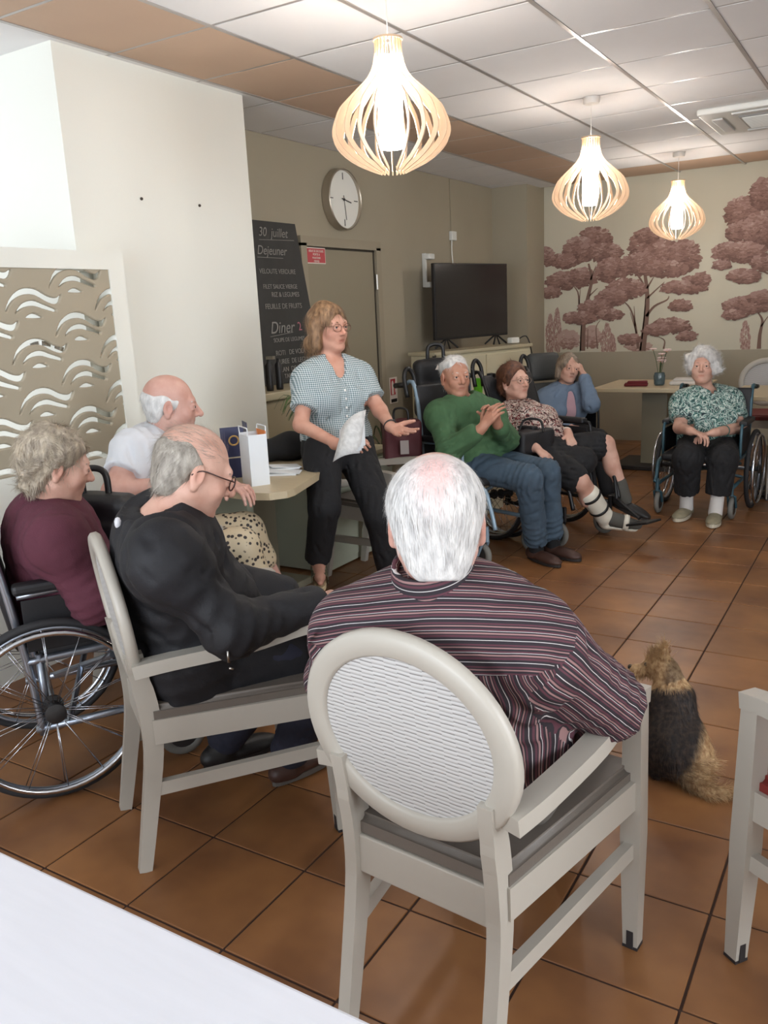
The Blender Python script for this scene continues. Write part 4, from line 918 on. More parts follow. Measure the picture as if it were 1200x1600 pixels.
    def mesh_body(s, sd, name='body', vox=.0068):
        F = s.fine; parts = []
        P, Q = sd.mesh(vox)
        for lo, hi, _ in F:
            ins = np.all((P > lo+vox*.6) & (P < hi-vox*.6), 1); Q = Q[~ins[Q].all(1)]
        parts.append((P, Q))
        done = []
        for lo, hi, h in F:
            p, q = sd.mesh(h, lo=lo, hi=hi)
            if len(q) == 0: continue
            for lo2, hi2 in done:
                ins = np.all((p > lo2+h) & (p < hi2-h), 1); q = q[~ins[q].all(1)]
            done.append((lo, hi)); parts.append((p, q))
        off = 0; PP = []; QQ = []
        for p, q in parts:
            u, inv = np.unique(q, return_inverse=True); PP.append(p[u]); QQ.append(inv.reshape(q.shape)+off); off += len(u)
        P = np.concatenate(PP); Q = np.concatenate(QQ)
        X = (P-s.hc)@s.hM/s.hs
        lip = np.exp(-(((np.abs(X[:, 0])/.020)**4)+((X[:, 2]+.0625)/.0080)**4))*(X[:, 1] > .07)
        g_ = lambda c, r: np.exp(-(((X-np.array(c))/r)**2).sum(1))
        fl = np.clip(.55*g_((.04, .06, -.025), .022)+.55*g_((-.04, .06, -.025), .022)+.6*g_((0, .108, -.025), .014)+.6*g_((.082, -.01, -.005), .025)+.6*g_((-.082, -.01, -.005), .025), 0, 1)
        o = link(name, qmesh(name, P-s.base, Q, {'lip': lip*.62, 'flush': fl*.65}), s.skin, s.root); return o
    def part(s, name, sd, m, vox=.0075, rel=1, parent=None, attrs=None, label=None):
        P, Q = sd.mesh(vox)
        if rel: P = relax(P, Q, rel)
        o = link(name, qmesh(name, P-s.base, Q, attrs(P) if attrs else None), m, parent or s.root)
        if label: o['label'] = label
        return o, P, Q
    def mb(s, name, mb, m, smooth=True, parent=None):
        mb.V = [v-s.base for v in mb.V]; return mb.build(name, m, parent or s.root, smooth)
    def eyes(s, gaze=(0, 1, 0)):
        for q in (-1, 1):
            c = s.H(q*.032, .0815, .003); e = s.mb('eye', MB().ball(c, .0122*s.hs, 16), M_eyew); g_ = s.hM@unit(gaze)
            s.mb('iris', MB().ball(c+g_*.0078*s.hs, .0066*s.hs, 10), M_iris, True, e)
    def brows(s, m, th=.0028):
        for q in (-1, 1): s.mb('eyebrow', MB().tube(curve([s.H(q*.014, .0905, .023), s.H(q*.03, .0905, .029), s.H(q*.05, .078, .024)], 4), [th*s.hs]*9, 6), m)
    def glasses(s, m, w=.027, hgt=.019, rim=.0016, y=.107):
        g = s.mb('glasses', MB().tube([s.H(-.009, y, .006), s.H(0, y+.003, .009), s.H(.009, y, .006)], rim*s.hs, 6), m)
        for q in (-1, 1):
            pts = [s.H(q*.034+w*math.cos(t)*(1 if abs(math.cos(t)) < .8 else .97), y-.004-abs(math.cos(t)*q*.5+.5)*.006, .001+hgt*math.sin(t)) for t in np.linspace(0, 2*math.pi, 20, endpoint=False)]
            s.mb('lens_rim', MB().tube(pts, rim*s.hs, 6, closed=True), m, True, g)
            s.mb('temple', MB().tube(curve([s.H(q*.061, y-.01, .008), s.H(q*.078, .05, .010), s.H(q*.083, -.005, .012), s.H(q*.083, -.03, -.006)], 4), rim*.9*s.hs, 6), m, True, g)
    def shoe(s, side, d, m, msole, L=.27, w=.047, dn=(0, 0, -1), name='shoe', sole=.018, h=.05):
        a = s.J['a'+side]; d = unit(d); dn = unit(np.asarray(dn, float)-d*(np.asarray(dn, float)@d)); M = np.stack([np.cross(d, -dn), d, -dn], 1); b = a+dn*.085; sd = SD()
        sd.ell(b-d*.03-dn*.036, (w*.80, .055, .040), M, .02).ell(b+d*(L*.28)-dn*.030, (w*.95, L*.36, .034), M, .03).ell(b+d*(L*.52)-dn*.024, (w*.92, L*.24, .026), M, .02).cone(a-dn*.0, b-d*.01-dn*.03, .040, .040, .02)
        sd.cut(b-dn*sole*.8, dn); o, P, Q = s.part(name, sd, m, .0062)
        poly = []; 
        for t in np.linspace(0, 2*math.pi, 24, endpoint=False):
            y = math.cos(t); x = math.sin(t); yy = (L*.24+y*L*.52); ww = w*(.78+.26*min(1, max(0, (y+.6)/1.2))); poly.append((x*ww, yy))
        sl = MB(); sl.prism(poly[::-1], sole, b, M[:, 0], M[:, 1]); sl.V = [v for v in sl.V]
        s.mb('sole', sl, msole, False, o); return o
def strands(P, Q, n, flow, L, seed=0, width=.0012, lift=.25, grav=.0, seg=4, jit=.25, base=V3(0, 0, 0), mask=None, lvar=.5):
    rng = np.random.RandomState(seed); a = P[Q[:, 0]]; b = P[Q[:, 1]]; c = P[Q[:, 2]]; nn = np.cross(b-a, c-a); ar = np.linalg.norm(nn, axis=1)+1e-12
    w = ar.copy()
    if mask is not None: w = w*np.maximum(0, mask((a+c)/2))
    k = rng.choice(len(Q), n, p=w/w.sum()); N_ = nn[k]/ar[k][:, None]; u, v = rng.rand(n, 1), rng.rand(n, 1); p = a[k]+u*(b[k]-a[k])+v*(P[Q[k, 3]]-a[k])
    d = flow(p, N_); d = d-N_*(d*N_).sum(1, keepdims=True); d = d/np.maximum(1e-6, np.linalg.norm(d, axis=1))[:, None]
    d = d+N_*lift+rng.normal(size=(n, 3))*jit; d /= np.linalg.norm(d, axis=1)[:, None]
    ln = L*(1-lvar+lvar*rng.rand(n, 1)); pts = [p-N_*.001]
    for j in range(seg):
        d = d+np.array([0, 0, -grav]); d /= np.linalg.norm(d, axis=1)[:, None]; pts.append(pts[-1]+d*ln/seg)
    sd_ = np.cross(d, N_); sd_ /= np.maximum(1e-6, np.linalg.norm(sd_, axis=1))[:, None]
    V = []; 
    for j in range(seg+1):
        ww = width*(1-.8*j/seg); V += [pts[j]+sd_*ww/2, pts[j]-sd_*ww/2]
    V = np.stack(V, 1).reshape(-1, 3); st = (seg+1)*2; q = []
    for j in range(seg): q.append(np.stack([np.arange(n)*st+2*j, np.arange(n)*st+2*j+1, np.arange(n)*st+2*j+3, np.arange(n)*st+2*j+2], 1))
    return V-base, np.concatenate(q)

def make_joints(at):
    A=lambda *p: at(*p)
    V=lambda *p: np.array(p,float)
    J={}
    J['P1']=dict(pel=V(-2.374,1.75,.54),nk=at(78,803,2.76),hd=at(90,728,2.70),hf=V(.48,.85,-.28),hu=V(0,0,1),
      sR=V(-2.205,1.62,.835),sL=V(-2.515,1.82,.835),eR=V(-2.12,1.66,.62),wR=V(-1.95,1.88,.62),eL=V(-2.5,1.96,.62),wL=V(-2.25,2.1,.62),
      hR=V(-2.306,1.708,.54),hL=V(-2.442,1.79,.54),kR=V(-2.08,2.08,.55),kL=V(-2.24,2.17,.55),aR=V(-1.98,2.22,.19),aL=V(-2.14,2.31,.19))
    J['P2']=dict(pel=V(-2.70,2.36,.56),nk=at(246,682,3.5),hd=at(268,634,3.45),hf=V(.72,.69,-.12),
      sR=at(210,705,3.36),sL=V(-2.76,2.64,.99),eR=at(178,768,3.22),wR=at(262,757,3.34),eL=V(-2.66,2.74,.78),wL=V(-2.40,2.66,.78),
      hR=V(-2.64,2.31,.56),hL=V(-2.77,2.42,.56),kR=V(-2.26,2.52,.56),kL=V(-2.42,2.74,.56),aR=V(-2.12,2.62,.10),aL=V(-2.3,2.9,.10))
    J['P3']=dict(pel=V(-1.703,1.637,.56),nk=at(254,812,2.25),hd=at(303,737,2.24),hf=V(.47,.80,-.42),
      sR=V(-1.525,1.42,.905),sL=V(-1.81,1.67,.90),eR=V(-1.40,1.50,.705),wR=V(-1.33,1.76,.70),eL=V(-1.80,1.82,.70),wL=V(-1.62,2.0,.62),
      hR=V(-1.63,1.59,.55),hL=V(-1.78,1.69,.55),kR=V(-1.39,1.93,.52),kL=V(-1.55,2.05,.52),aR=V(-1.60,1.93,.09),aL=V(-1.86,1.90,.09))
    J['P4']=dict(pel=at(527,698,4.26),nk=at(516,568,4.21),hd=at(514,513,4.17),hf=V(.97,-.22,.0),
      sR=at(481,592,4.13),sL=at(560,588,4.25),eR=at(470,664,4.04),wR=at(528,694,3.90),eL=at(594,642,4.18),wL=at(612,668,4.02),
      hR=at(503,706,4.19),hL=at(553,700,4.31),kR=at(507,792,4.03),kL=at(594,806,4.10),aR=at(497,870,4.22),aL=at(612,906,4.26))
    J['P5']=dict(pel=V(-.70,1.46,.54),nk=at(684,925,1.60),hd=at(682,812,1.56),hf=V(-.46,.88,-.06),
      sR=at(826,1004,1.56),sL=at(560,990,1.66),eR=at(948,1098,1.68),wR=V(-.60,1.74,.68),eL=V(-1.0,1.40,.69),wL=V(-.86,1.68,.66),
      hR=V(-.61,1.42,.54),hL=V(-.79,1.43,.54),kR=V(-.62,1.84,.53),kL=V(-.83,1.85,.53),aR=V(-.72,2.0,.09),aL=V(-.92,2.02,.09))
    J['P6']=dict(pel=at(742,722,5.06),nk=at(722,630,4.98),hd=at(712,589,4.93),hf=V(.74,-.66,.02),
      sR=at(688,648,4.88),sL=at(766,646,5.12),eR=at(702,704,4.74),wR=at(754,668,4.62),eL=at(792,686,5.0),wL=at(776,660,4.70),
      hR=at(736,728,4.98),hL=at(760,722,5.16),kR=at(826,748,4.70),kL=at(854,738,4.85),aR=at(838,853,4.96),aL=at(864,846,5.04))
    J['P7']=dict(pel=at(848,712,5.36),nk=at(806,640,5.56),hd=at(804,597,5.46),hf=V(.90,-.42,.12),
      sR=at(772,658,5.42),sL=at(844,652,5.68),eR=at(788,704,5.26),wR=at(838,700,5.10),eL=at(876,676,5.52),wL=at(888,678,5.30),
      hR=at(842,716,5.28),hL=at(860,708,5.48),kR=at(906,752,5.08),kL=at(946,694,5.34),aR=at(944,806,5.26),aL=at(976,776,5.40))
    nk8=at(884,606,6.9)
    J['P8']=dict(pel=nk8+V(-.06,.06,-.38),nk=nk8,hd=at(888,576,6.84),hf=V(.66,-.74,.0),hu=V(.12,.12,1),
      sR=nk8+V(-.12,-.12,-.07),sL=nk8+V(.13,.12,-.07),eR=nk8+V(-.06,-.24,-.26),wR=nk8+V(.12,-.26,-.28),eL=at(924,632,6.72),wL=at(912,586,6.78),
      hR=nk8+V(-.10,-.02,-.38),hL=nk8+V(.0,.12,-.38),kR=nk8+V(.24,-.34,-.38),kL=nk8+V(.34,-.22,-.38),aR=nk8+V(.36,-.46,-.75),aL=nk8+V(.46,-.34,-.75))
    J['P9']=dict(pel=at(1106,692,5.98),nk=at(1101,616,5.94),hd=at(1098,574,5.86),hf=V(.10,-.98,.12),
      sR=at(1069,630,5.90),sL=at(1138,626,5.94),eR=at(1062,668,5.84),wR=at(1080,674,5.60),eL=at(1156,668,5.86),wL=at(1116,676,5.58),
      hR=at(1086,698,5.96),hL=at(1128,698,5.96),kR=at(1074,716,5.60),kL=at(1130,718,5.56),aR=V(-1.19,5.90,.09),aL=V(-.985,5.82,.09))
    return J

# ------------------------------------------------------------------ the people
JT = make_joints(at)
Z3 = V3(0, 0, 1)
SK_pale = skin_mat('skin_pale', S(208, 168, 150)); SK_mid = skin_mat('skin_mid', S(198, 152, 132)); SK_ruddy = skin_mat('skin_ruddy', S(200, 160, 146)); SK_tan = skin_mat('skin_tan', S(184, 138, 116))
def hair_mat(name, c1, c2, rough=.55):
    return mat(name, c1, rough, var=.3, vscale=60, col2=c2, bump=.5, bscale=180, stretch=(1, 1, .35))
HW = hair_mat('hair_white', S(226, 224, 220), S(186, 184, 182)); HG = hair_mat('hair_grey', S(178, 170, 158), S(132, 124, 114)); HB = hair_mat('hair_beige_grey', S(196, 182, 160), S(142, 130, 116)); HBL = hair_mat('hair_blonde', S(154, 120, 86), S(98, 72, 50)); HAU = hair_mat('hair_auburn', S(112, 70, 46), S(62, 36, 26)); HS = hair_mat('hair_ash', S(150, 132, 112), S(102, 88, 76))
M_brow = mat('brow_grey', S(150, 130, 116), .8); M_browb = mat('brow_brown', S(116, 84, 62), .8)
M_blkcloth = cloth('black_cloth', S(28, 28, 31), .3, 10, .25, 120); M_navyc = cloth('navy_cloth', S(40, 42, 58), .2); M_shoeb = mat('shoe_black', S(30, 28, 28), .5, bump=.1); M_shoebr = mat('shoe_brown', S(70, 46, 38), .5, bump=.12); M_soled = mat('sole_dark', S(40, 34, 32), .7); M_solel = mat('sole_light', S(200, 192, 172), .7)
def hair_strands(p, P, Q, m, n, flow, L, seed=1, parent=None, **kw):
    V, F = strands(P, Q, n, flow, L, seed, base=p.base, **kw); o = link('hair_strands', qmesh('hair_strands', V, F), m, parent or p.root); tag(o, kind='stuff'); return o

def snap(P, x, y, tol=5.0):
    # the surface point seen at a pixel
    d = P-CP; w = d@CF; e = np.hypot(600+FPX*(d@CR)/w-x, 800-FPX*(d@CU)/w-y); k = np.nonzero(e < max(tol, e.min()+1))[0]; return P[k[np.argmin(w[k])]]
# ---- man in the striped shirt, from behind
def stripes_mat(name, scale):
    m = bpy.data.materials.new(name); m.use_nodes = True; N = m.node_tree.nodes; L = m.node_tree.links; b = N['Principled BSDF']
    a = N.new('ShaderNodeAttribute'); a.attribute_name = 'stripe'; q = N.new('ShaderNodeMath'); q.operation = 'MULTIPLY'; q.inputs[1].default_value = scale; L.new(a.outputs['Fac'], q.inputs[0]); f = N.new('ShaderNodeMath'); f.operation = 'FRACT'; L.new(q.outputs[0], f.inputs[0])
    r = N.new('ShaderNodeValToRGB'); r.color_ramp.interpolation = 'CONSTANT'; e = r.color_ramp.elements
    dk, wn, pk, wh = S(38, 30, 36), S(82, 44, 54), S(140, 106, 104), S(192, 186, 184)
    seq = [(0, dk), (.16, wh), (.19, dk), (.30, wn), (.40, dk), (.45, pk), (.53, dk), (.60, wh), (.625, wn), (.70, dk), (.80, pk), (.86, dk), (.92, wn)]
    e[0].position = 0; e[0].color = (*dk, 1); e[1].position = .16; e[1].color = (*wh, 1)
    for p_, c in seq[2:]: x = e.new(p_); x.color = (*c, 1)
    L.new(f.outputs[0], r.inputs[0]); L.new(r.outputs[0], b.inputs['Base Color']); b.inputs['Roughness'].default_value = .85
    return m
def p_striped():
    J = JT['P5']; p = Person('person', 'white haired man in a dark striped shirt, seen from behind in the nearest chair', J, SK_ruddy, hs=1.04, g=1.12, belly=.05, arm_r=1.12)
    sd = SD(); p.torso(sd); 
    for s in 'RL': p.arm(sd, s); p.leg(sd, s); p.hand(sd, s, J['w'+s]-J['e'+s], (0, 0, -1), .5)
    p.head(sd); p.fine = p.fine[-1:]; p.mesh_body(sd)
    tr = SD(); tr.ell(J['pel']+Z3*.0, (.18, .13, .12), p.tM, .05)
    for s in 'RL': p.leg(tr, s, .016, .04, ra=.06)
    tr.disp(folds(2, 40, .004, (0, 1, .2))); p.part('trousers', tr, cloth('grey_trousers', S(98, 94, 88)), .009)
    for s in 'RL': p.shoe(s, (-.15, 1, 0), M_shoeb, M_soled)
    # shirt: yoke with stripes across, back with stripes down, sleeves with stripes along the arm
    sh = SD(); p.torso(sh, .022, k=.06); lat, fr, up = p.tM.T
    sh.ell(lerp(J['pel'], J['nk'], .45), (.19, .12, .2), p.tM, .06); sh.ell(J['pel']+Z3*.06, (.20, .145, .14), p.tM, .05)
    for s in 'RL': p.arm(sh, s, .026, .035, fore=False)
    sh.cone(J['eR'], lerp(J['eR'], J['wR'], .10), .068, .068, .02); sh.cone(J['eL'], lerp(J['eL'], J['wL'], .10), .074, .074, .02)
    sh.cut(lerp(J['eR'], J['wR'], .16), J['wR']-J['eR'], lim=(J['eR'], .16)); sh.cut(lerp(J['eL'], J['wL'], .16), J['wL']-J['eL'], lim=(J['eL'], .16))
    fA = V3(FA[0], FA[1], 0); bp0 = V3(-.694, 1.475, 0)-fA*.252+Z3*.712; sh.disp(folds(5, 20, .004, (.5, .1, 1))); sh.disp(crumple(J['eR'], .13, J['eR']-J['sR'], 90, .004, 1)); sh.disp(crumple(J['sR']-Z3*.12-V3(.06, .03, 0), .13, V3(.7, .1, .7), 80, .006, 5)); sh.cut(bp0, -fA*math.cos(.12)-Z3*math.sin(.12), lim=(bp0, .26))
    P, Q = sh.mesh(.0062); P = relax(P, Q, 1)
    nk = J['nk']; X = (P-nk)@p.tM                      # torso frame, origin at the neck base
    def armc(s):
        a, b = J['s'+s], J['e'+s]; d = unit(b-a); t = (P-a)@d; rad = P-a-np.outer(t, d); u = unit(np.cross(d, fr)); w = np.cross(d, u); return t, np.arctan2(rad@w, rad@u), np.linalg.norm(b-a), np.linalg.norm(rad, axis=1)
    tR, aR, LR, rR = armc('R'); tL, aL, LL, rL = armc('L')
    isR = (tR > .012) & (rR < .11) & (X[:, 0] > .10); isL = (tL > .012) & (rL < .11) & (X[:, 0] < -.10)
    yoke = (~isR) & (~isL) & (X[:, 2] > -.085-.03*np.abs(X[:, 0])) 
    reg = np.where(isR, 2, np.where(isL, 3, np.where(yoke, 1, 0)))
    st = np.where(reg == 2, aR*.074, np.where(reg == 3, aL*.074, np.where(reg == 1, .72*(X[:, 2]+X[:, 1]), X[:, 0])))
    fr_ = reg[Q]; fm = np.max(fr_, 1)
    m = stripes_mat('striped_cotton', 27.0)
    for k, nm in ((1, 'shirt_yoke'), (0, 'shirt_back'), (2, 'shirt_sleeve'), (3, 'shirt_sleeve')):
        q = Q[fm == k]
        if not len(q): continue
        u, inv = np.unique(q, return_inverse=True); s_ = st[u].copy()
        # vertices just across a seam take this panel's stripe coordinate
        if k == 2: s_ = aR[u]*.074
        elif k == 3: s_ = aL[u]*.074
        elif k == 1: s_ = .72*(X[u, 2]+X[u, 1])+.10*X[u, 0]**2
        else: s_ = X[u, 0]+.010*np.sin(X[u, 2]*19+X[u, 0]*9)+.004*np.sin(X[u, 2]*47)
        link(nm, qmesh(nm, P[u]-p.base, inv.reshape(q.shape), {'stripe': s_+1.0}), m, p.root)
    co = SD(); b0 = nk+up*.045-fr*.004; co.cone(b0-up*.04, b0+up*.036, .090, .072, .01); co.cone(b0-up*.08, b0+up*.07, .066, .060, .004, 's'); co.cut(b0+up*.034, up-fr*.1); co.cut(b0+fr*.06, fr)
    o, P2, Q2 = p.part('collar', co, m, .005, 1, attrs=lambda P_: {'stripe': (P_-nk)@up*.8+1.0})
    # hair: full white mane over the back of the head, thin on the crown
    h = SD(); H = p.H; hM = p.hM; s_ = p.hs
    h.ell(H(0, -.028, .036), np.array([.088, .100, .088])*s_, hM, .01).ell(H(0, -.060, -.024), np.array([.068, .050, .062])*s_, hM, .03).ell(H(0, -.060, -.070), np.array([.046, .032, .036])*s_, hM, .03)
    h.ell(H(0, .14, -.03), np.array([.12, .11, .12])*s_, hM, .01, 's'); h.ell(H(.094, .0, -.012), np.array([.024, .034, .046])*s_, hM, .01, 's'); h.ell(H(-.094, .0, -.012), np.array([.024, .034, .046])*s_, hM, .01, 's'); h.disp(wob(8, 60, .0035, stretch=(1, 1, .4))); h.cut(H(0, -.05, -.100), -hM[:, 2]-hM[:, 1]*.25)
    hw_ = HW.copy(); hw_.name = 'hair_white_thinning'; N = hw_.node_tree.nodes; L = hw_.node_tree.links; b = N['Principled BSDF']; old = b.inputs['Base Color'].links[0].from_socket; a_ = N.new('ShaderNodeAttribute'); a_.attribute_name = 'scalp'; mx = N.new('ShaderNodeMix'); mx.data_type = 'RGBA'; L.new(a_.outputs['Fac'], mx.inputs[0]); L.new(old, mx.inputs[6]); mx.inputs[7].default_value = (*S(226, 186, 180), 1); L.new(mx.outputs[2], b.inputs['Base Color'])
    def scalp(P_): x_ = (P_-p.hc)@hM/s_; return {'scalp': np.clip(1.35*np.exp(-((x_[:, 0]/.030)**2+((x_[:, 1]+.085)/.055)**2+((x_[:, 2]-.085)/.045)**2)), 0, .9)}
    o, P_, Q_ = p.part('hair', h, hw_, .005, attrs=scalp)
    crown = H(0, -.035, .125)
    def flow(q, n): r_ = (q-crown); return r_*np.array([1, 1, 1.0])-Z3*.10+p.hM[:, 0]*.012*np.sin(q[:, :1]*60)
    hair_strands(p, P_, Q_, HW, 5200, flow, .034, 3, o, width=.0014, lift=.045, grav=.05, jit=.09, seg=4, mask=lambda c: (((c-p.hc)@hM)[:, 2] > -.058)*1.0-.75*np.clip(1.3*np.exp(-((((c-p.hc)@hM)[:, 0]/.030)**2+((((c-p.hc)@hM)[:, 1]+.085)/.055)**2+((((c-p.hc)@hM)[:, 2]-.085)/.05)**2)), 0, 1))
p_striped()

# ---- man in the black jacket, side view
def p_black():
    J = JT['P3']; p = Person('person', 'balding man with dark glasses in a black padded jacket, head bowed', J, SK_pale, hs=1.0, g=1.1, belly=.05, arm_r=1.05)
    fR = J['wR']-J['eR']; sd = SD(); p.torso(sd)
    for s in 'RL': p.arm(sd, s); p.leg(sd, s); p.hand(sd, s, J['w'+s]-J['e'+s], (0, .1, -1), .55)
    p.head(sd, nose=1.15, chub=.004); p.mesh_body(sd); p.eyes((0, 1, -.4)); p.brows(M_brow)
    p.glasses(mat('glasses_dark', S(60, 34, 28), .35), rim=.0022)
    tr = SD(); tr.ell(J['pel'], (.18, .15, .12), p.tM, .05)
    for s in 'RL': p.leg(tr, s, .018, .04, ra=.065, t1=.95)
    tr.disp(folds(4, 38, .004, (.4, .9, 0))); p.part('trousers', tr, M_navyc, .009)
    p.shoe('R', (.2, .9, 0), M_shoebr, mat('sole_grey', S(96, 90, 84), .7)); p.shoe('L', (.35, .85, 0), M_shoeb, M_soled)
    jk = SD(); p.torso(jk, .024, k=.07); lat, fr, up = p.tM.T; f = V3(.55, .835, 0); r_ = V3(.835, -.55, 0)
    for s in 'RL':
        p.arm(jk, s, .018, .06, fore=False); jk.cone(J['e'+s], lerp(J['e'+s], J['w'+s], .97), .066, .048, .05)
    jk.ell(J['pel']-f*.02-Z3*.0, (.20, .17, .15), p.tM, .05)
    Mx = np.stack([r_, f, Z3], 1); jk.ell(J['pel']+f*.14+r_*.10-Z3*.0, (.085, .24, .115), Mx, .05); jk.ell(J['pel']+f*.14-r_*.10-Z3*.0, (.085, .24, .115), Mx, .05); jk.box(J['pel']+f*.11+r_*.165-Z3*.02, (.018, .20, .11), Mx, .016, .03)
    jk.ell(J['nk']-fr*.02-up*.03, (.105, .095, .075), p.tM, .04); jk.cone(J['nk']-up*.01, J['nk']+up*.030+fr*.012, .084, .074, .02); jk.cone(J['nk']+up*.02, J['nk']+up*.16+fr*.05, .058, .066, .006, 's')
    jk.cut(J['nk']+up*.05, up-fr*.25, lim=(J['nk']+up*.12, .13)); jk.disp(folds(9, 17, .0055, (.45, .35, -.8))); jk.disp(crumple(J['eR'], .13, lerp(J['eR']-J['sR'], J['wR']-J['eR'], .5), 62, .0042, 1)); jk.disp(crumple(lerp(J['sR'], J['eR'], .35), .12, J['eR']-J['sR'], 48, .003, 2)); jk.disp(crumple(J['pel']+Z3*.1, .25, up, 60, .004, 3)); fB = unit(V3(.55, .835, 0)); bq = V3(-1.659, 1.704, 0)-fB*.250+Z3*.70; jk.cut(bq, -fB*math.cos(.12)-Z3*math.sin(.12), lim=(bq, .27))
    o, P_, Q_ = p.part('jacket', jk, cloth('black_jacket_cloth', S(22, 22, 27), .2, 8, .2, 220, .7), .0075)
    c = J['sR']+V3(-.012, -.075, .015); p.mb('jacket_badge', MB().ball(snap(P_, 181, 814), (.010, .010, .017), 10), mat('badge_white', S(206, 206, 210), .4)); 
    zp = snap(P_, 356, 1020); p.mb('zip_pull', MB().tube([zp, zp-Z3*.03], .003, 6), M_steel); p.mb('zip_pull', MB().tube([zp-Z3*.045, zp-Z3*.05+f*.01], .003, 6), M_steel)
    H, hM = p.H, p.hM; h = SD(); h.ell(H(0, -.030, .026), (.0815, .0885, .080), hM, .01).ell(H(0, -.06, -.04), (.058, .04, .05), hM, .03)
    h.ell(H(0, .06, .09), (.12, .12, .10), hM, .02, 's').ell(H(0, .12, -.05), (.12, .11, .1), hM, .01, 's').ell(H(.09, .0, -.01), (.03, .032, .034), hM, .01, 's').ell(H(-.09, .0, -.01), (.03, .032, .034), hM, .01, 's'); h.disp(wob(6, 90, .002))
    o, P_, Q_ = p.part('hair', h, HG, .0045)
    hair_strands(p, P_, Q_, HG, 2200, lambda q, n: -p.hM[:, 2][None]*1.0-p.hM[:, 1][None]*.5+0*q, .04, 5, o, width=.0012, lift=.10, jit=.18)
    # thin combed wisps across the bare top
    top = SD(); top.ell(H(0, -.018, .040), (.0765, .0965, .0825), hM, .0); Pt, Qt = top.mesh(.008)
    V, F = strands(Pt, Qt, 700, lambda q, n: -p.hM[:, 1][None]*1.0+0*q, .05, 9, .0009, .06, 0, 4, .2, p.base, mask=lambda c: (((c-p.hc)@hM)[:, 2] > .05).astype(float)); tag(link('hair_wisps', qmesh('hair_wisps', V, F), HG, o), kind='stuff')
p_black()

# ---- woman in maroon, in the wheelchair at the left
def p_maroon():
    J = JT['P1']; p = Person('person', 'grey curly haired woman in a maroon cardigan in the wheelchair at the left edge', J, SK_pale, hs=.98, g=1.05, belly=.04, arm_r=1.0)
    sd = SD(); p.torso(sd)
    for s in 'RL': p.arm(sd, s); p.leg(sd, s); p.hand(sd, s, J['w'+s]-J['e'+s], (0, 0, -1), .5)
    p.head(sd, chub=.003); p.fine = [q for q in p.fine if q[2] < .0035]; p.mesh_body(sd); p.eyes((0, 1, -.2)); p.brows(M_brow)
    tr = SD(); tr.ell(J['pel'], (.18, .15, .12), p.tM, .05)
    for s in 'RL': p.leg(tr, s, .018, .04, ra=.06)
    tr.disp(folds(4, 38, .004, (.4, .9, 0))); p.part('trousers', tr, M_navyc, .009)
    for s in 'RL': p.shoe(s, (.5, .85, 0), M_shoeb, M_soled)
    jk = SD(); p.torso(jk, .028, k=.06); lat, fr, up = p.tM.T; jk.ell(J['pel']+Z3*.03, (.19, .16, .13), p.tM, .05); jk.ell(lerp(J['pel'], J['nk'], .75)-fr*.05, (.15, .09, .14), p.tM, .06)
    for s in 'RL': p.arm(jk, s, .022, .04, f1=.92)
    jk.cone(J['nk']+up*.01, J['nk']+up*.15+fr*.03, .056, .075, .01, 's'); jk.disp(folds(12, 20, .005, (.3, .4, 1))); jk.disp(crumple(J['eR'], .12, J['eR']-J['sR'], 90, .005, 1)); jk.disp(crumple(lerp(J['pel'], J['nk'], .4), .2, up, 60, .004, 4))
    p.part('cardigan', jk, cloth('maroon_wool', S(92, 44, 58), .15, 12, .3, 260, .9), .0078)
    co = SD(); co.cone(J['nk']-up*.01, J['nk']+up*.05+fr*.01, .072, .064, .01).cone(J['nk']-up*.05, J['nk']+up*.1+fr*.02, .056, .056, .003, 's').cut(J['nk']+up*.05, up); p.part('shirt_collar', co, mat('white_cotton', S(218, 214, 208), .8), .005)
    H, hM = p.H, p.hM; h = SD(); h.ell(H(0, -.028, .040), (.094, .106, .094), hM, .01).ell(H(0, -.065, -.035), (.076, .056, .066), hM, .03)
    h.ell(H(0, .135, -.03), (.13, .098, .125), hM, .02, 's').ell(H(.098, .012, -.03), (.035, .035, .035), hM, .01, 's').ell(H(-.098, .012, -.03), (.035, .035, .035), hM, .01, 's'); h.disp(wob(21, 55, .006)); h.disp(wob(22, 120, .003))
    o, P_, Q_ = p.part('hair', h, HB, .0048)
    w1 = wob(31, 70, 1.0); w2 = wob(32, 70, 1.0); w3 = wob(33, 70, 1.0)
    fl = lambda q, n: np.stack([w1(*q.T), w2(*q.T), w3(*q.T)-.5], 1)-p.hM[:, 1][None]*.5
    hair_strands(p, P_, Q_, HB, 4200, fl, .045, 6, o, width=.0017, lift=.3, jit=.25, grav=.12)
p_maroon()

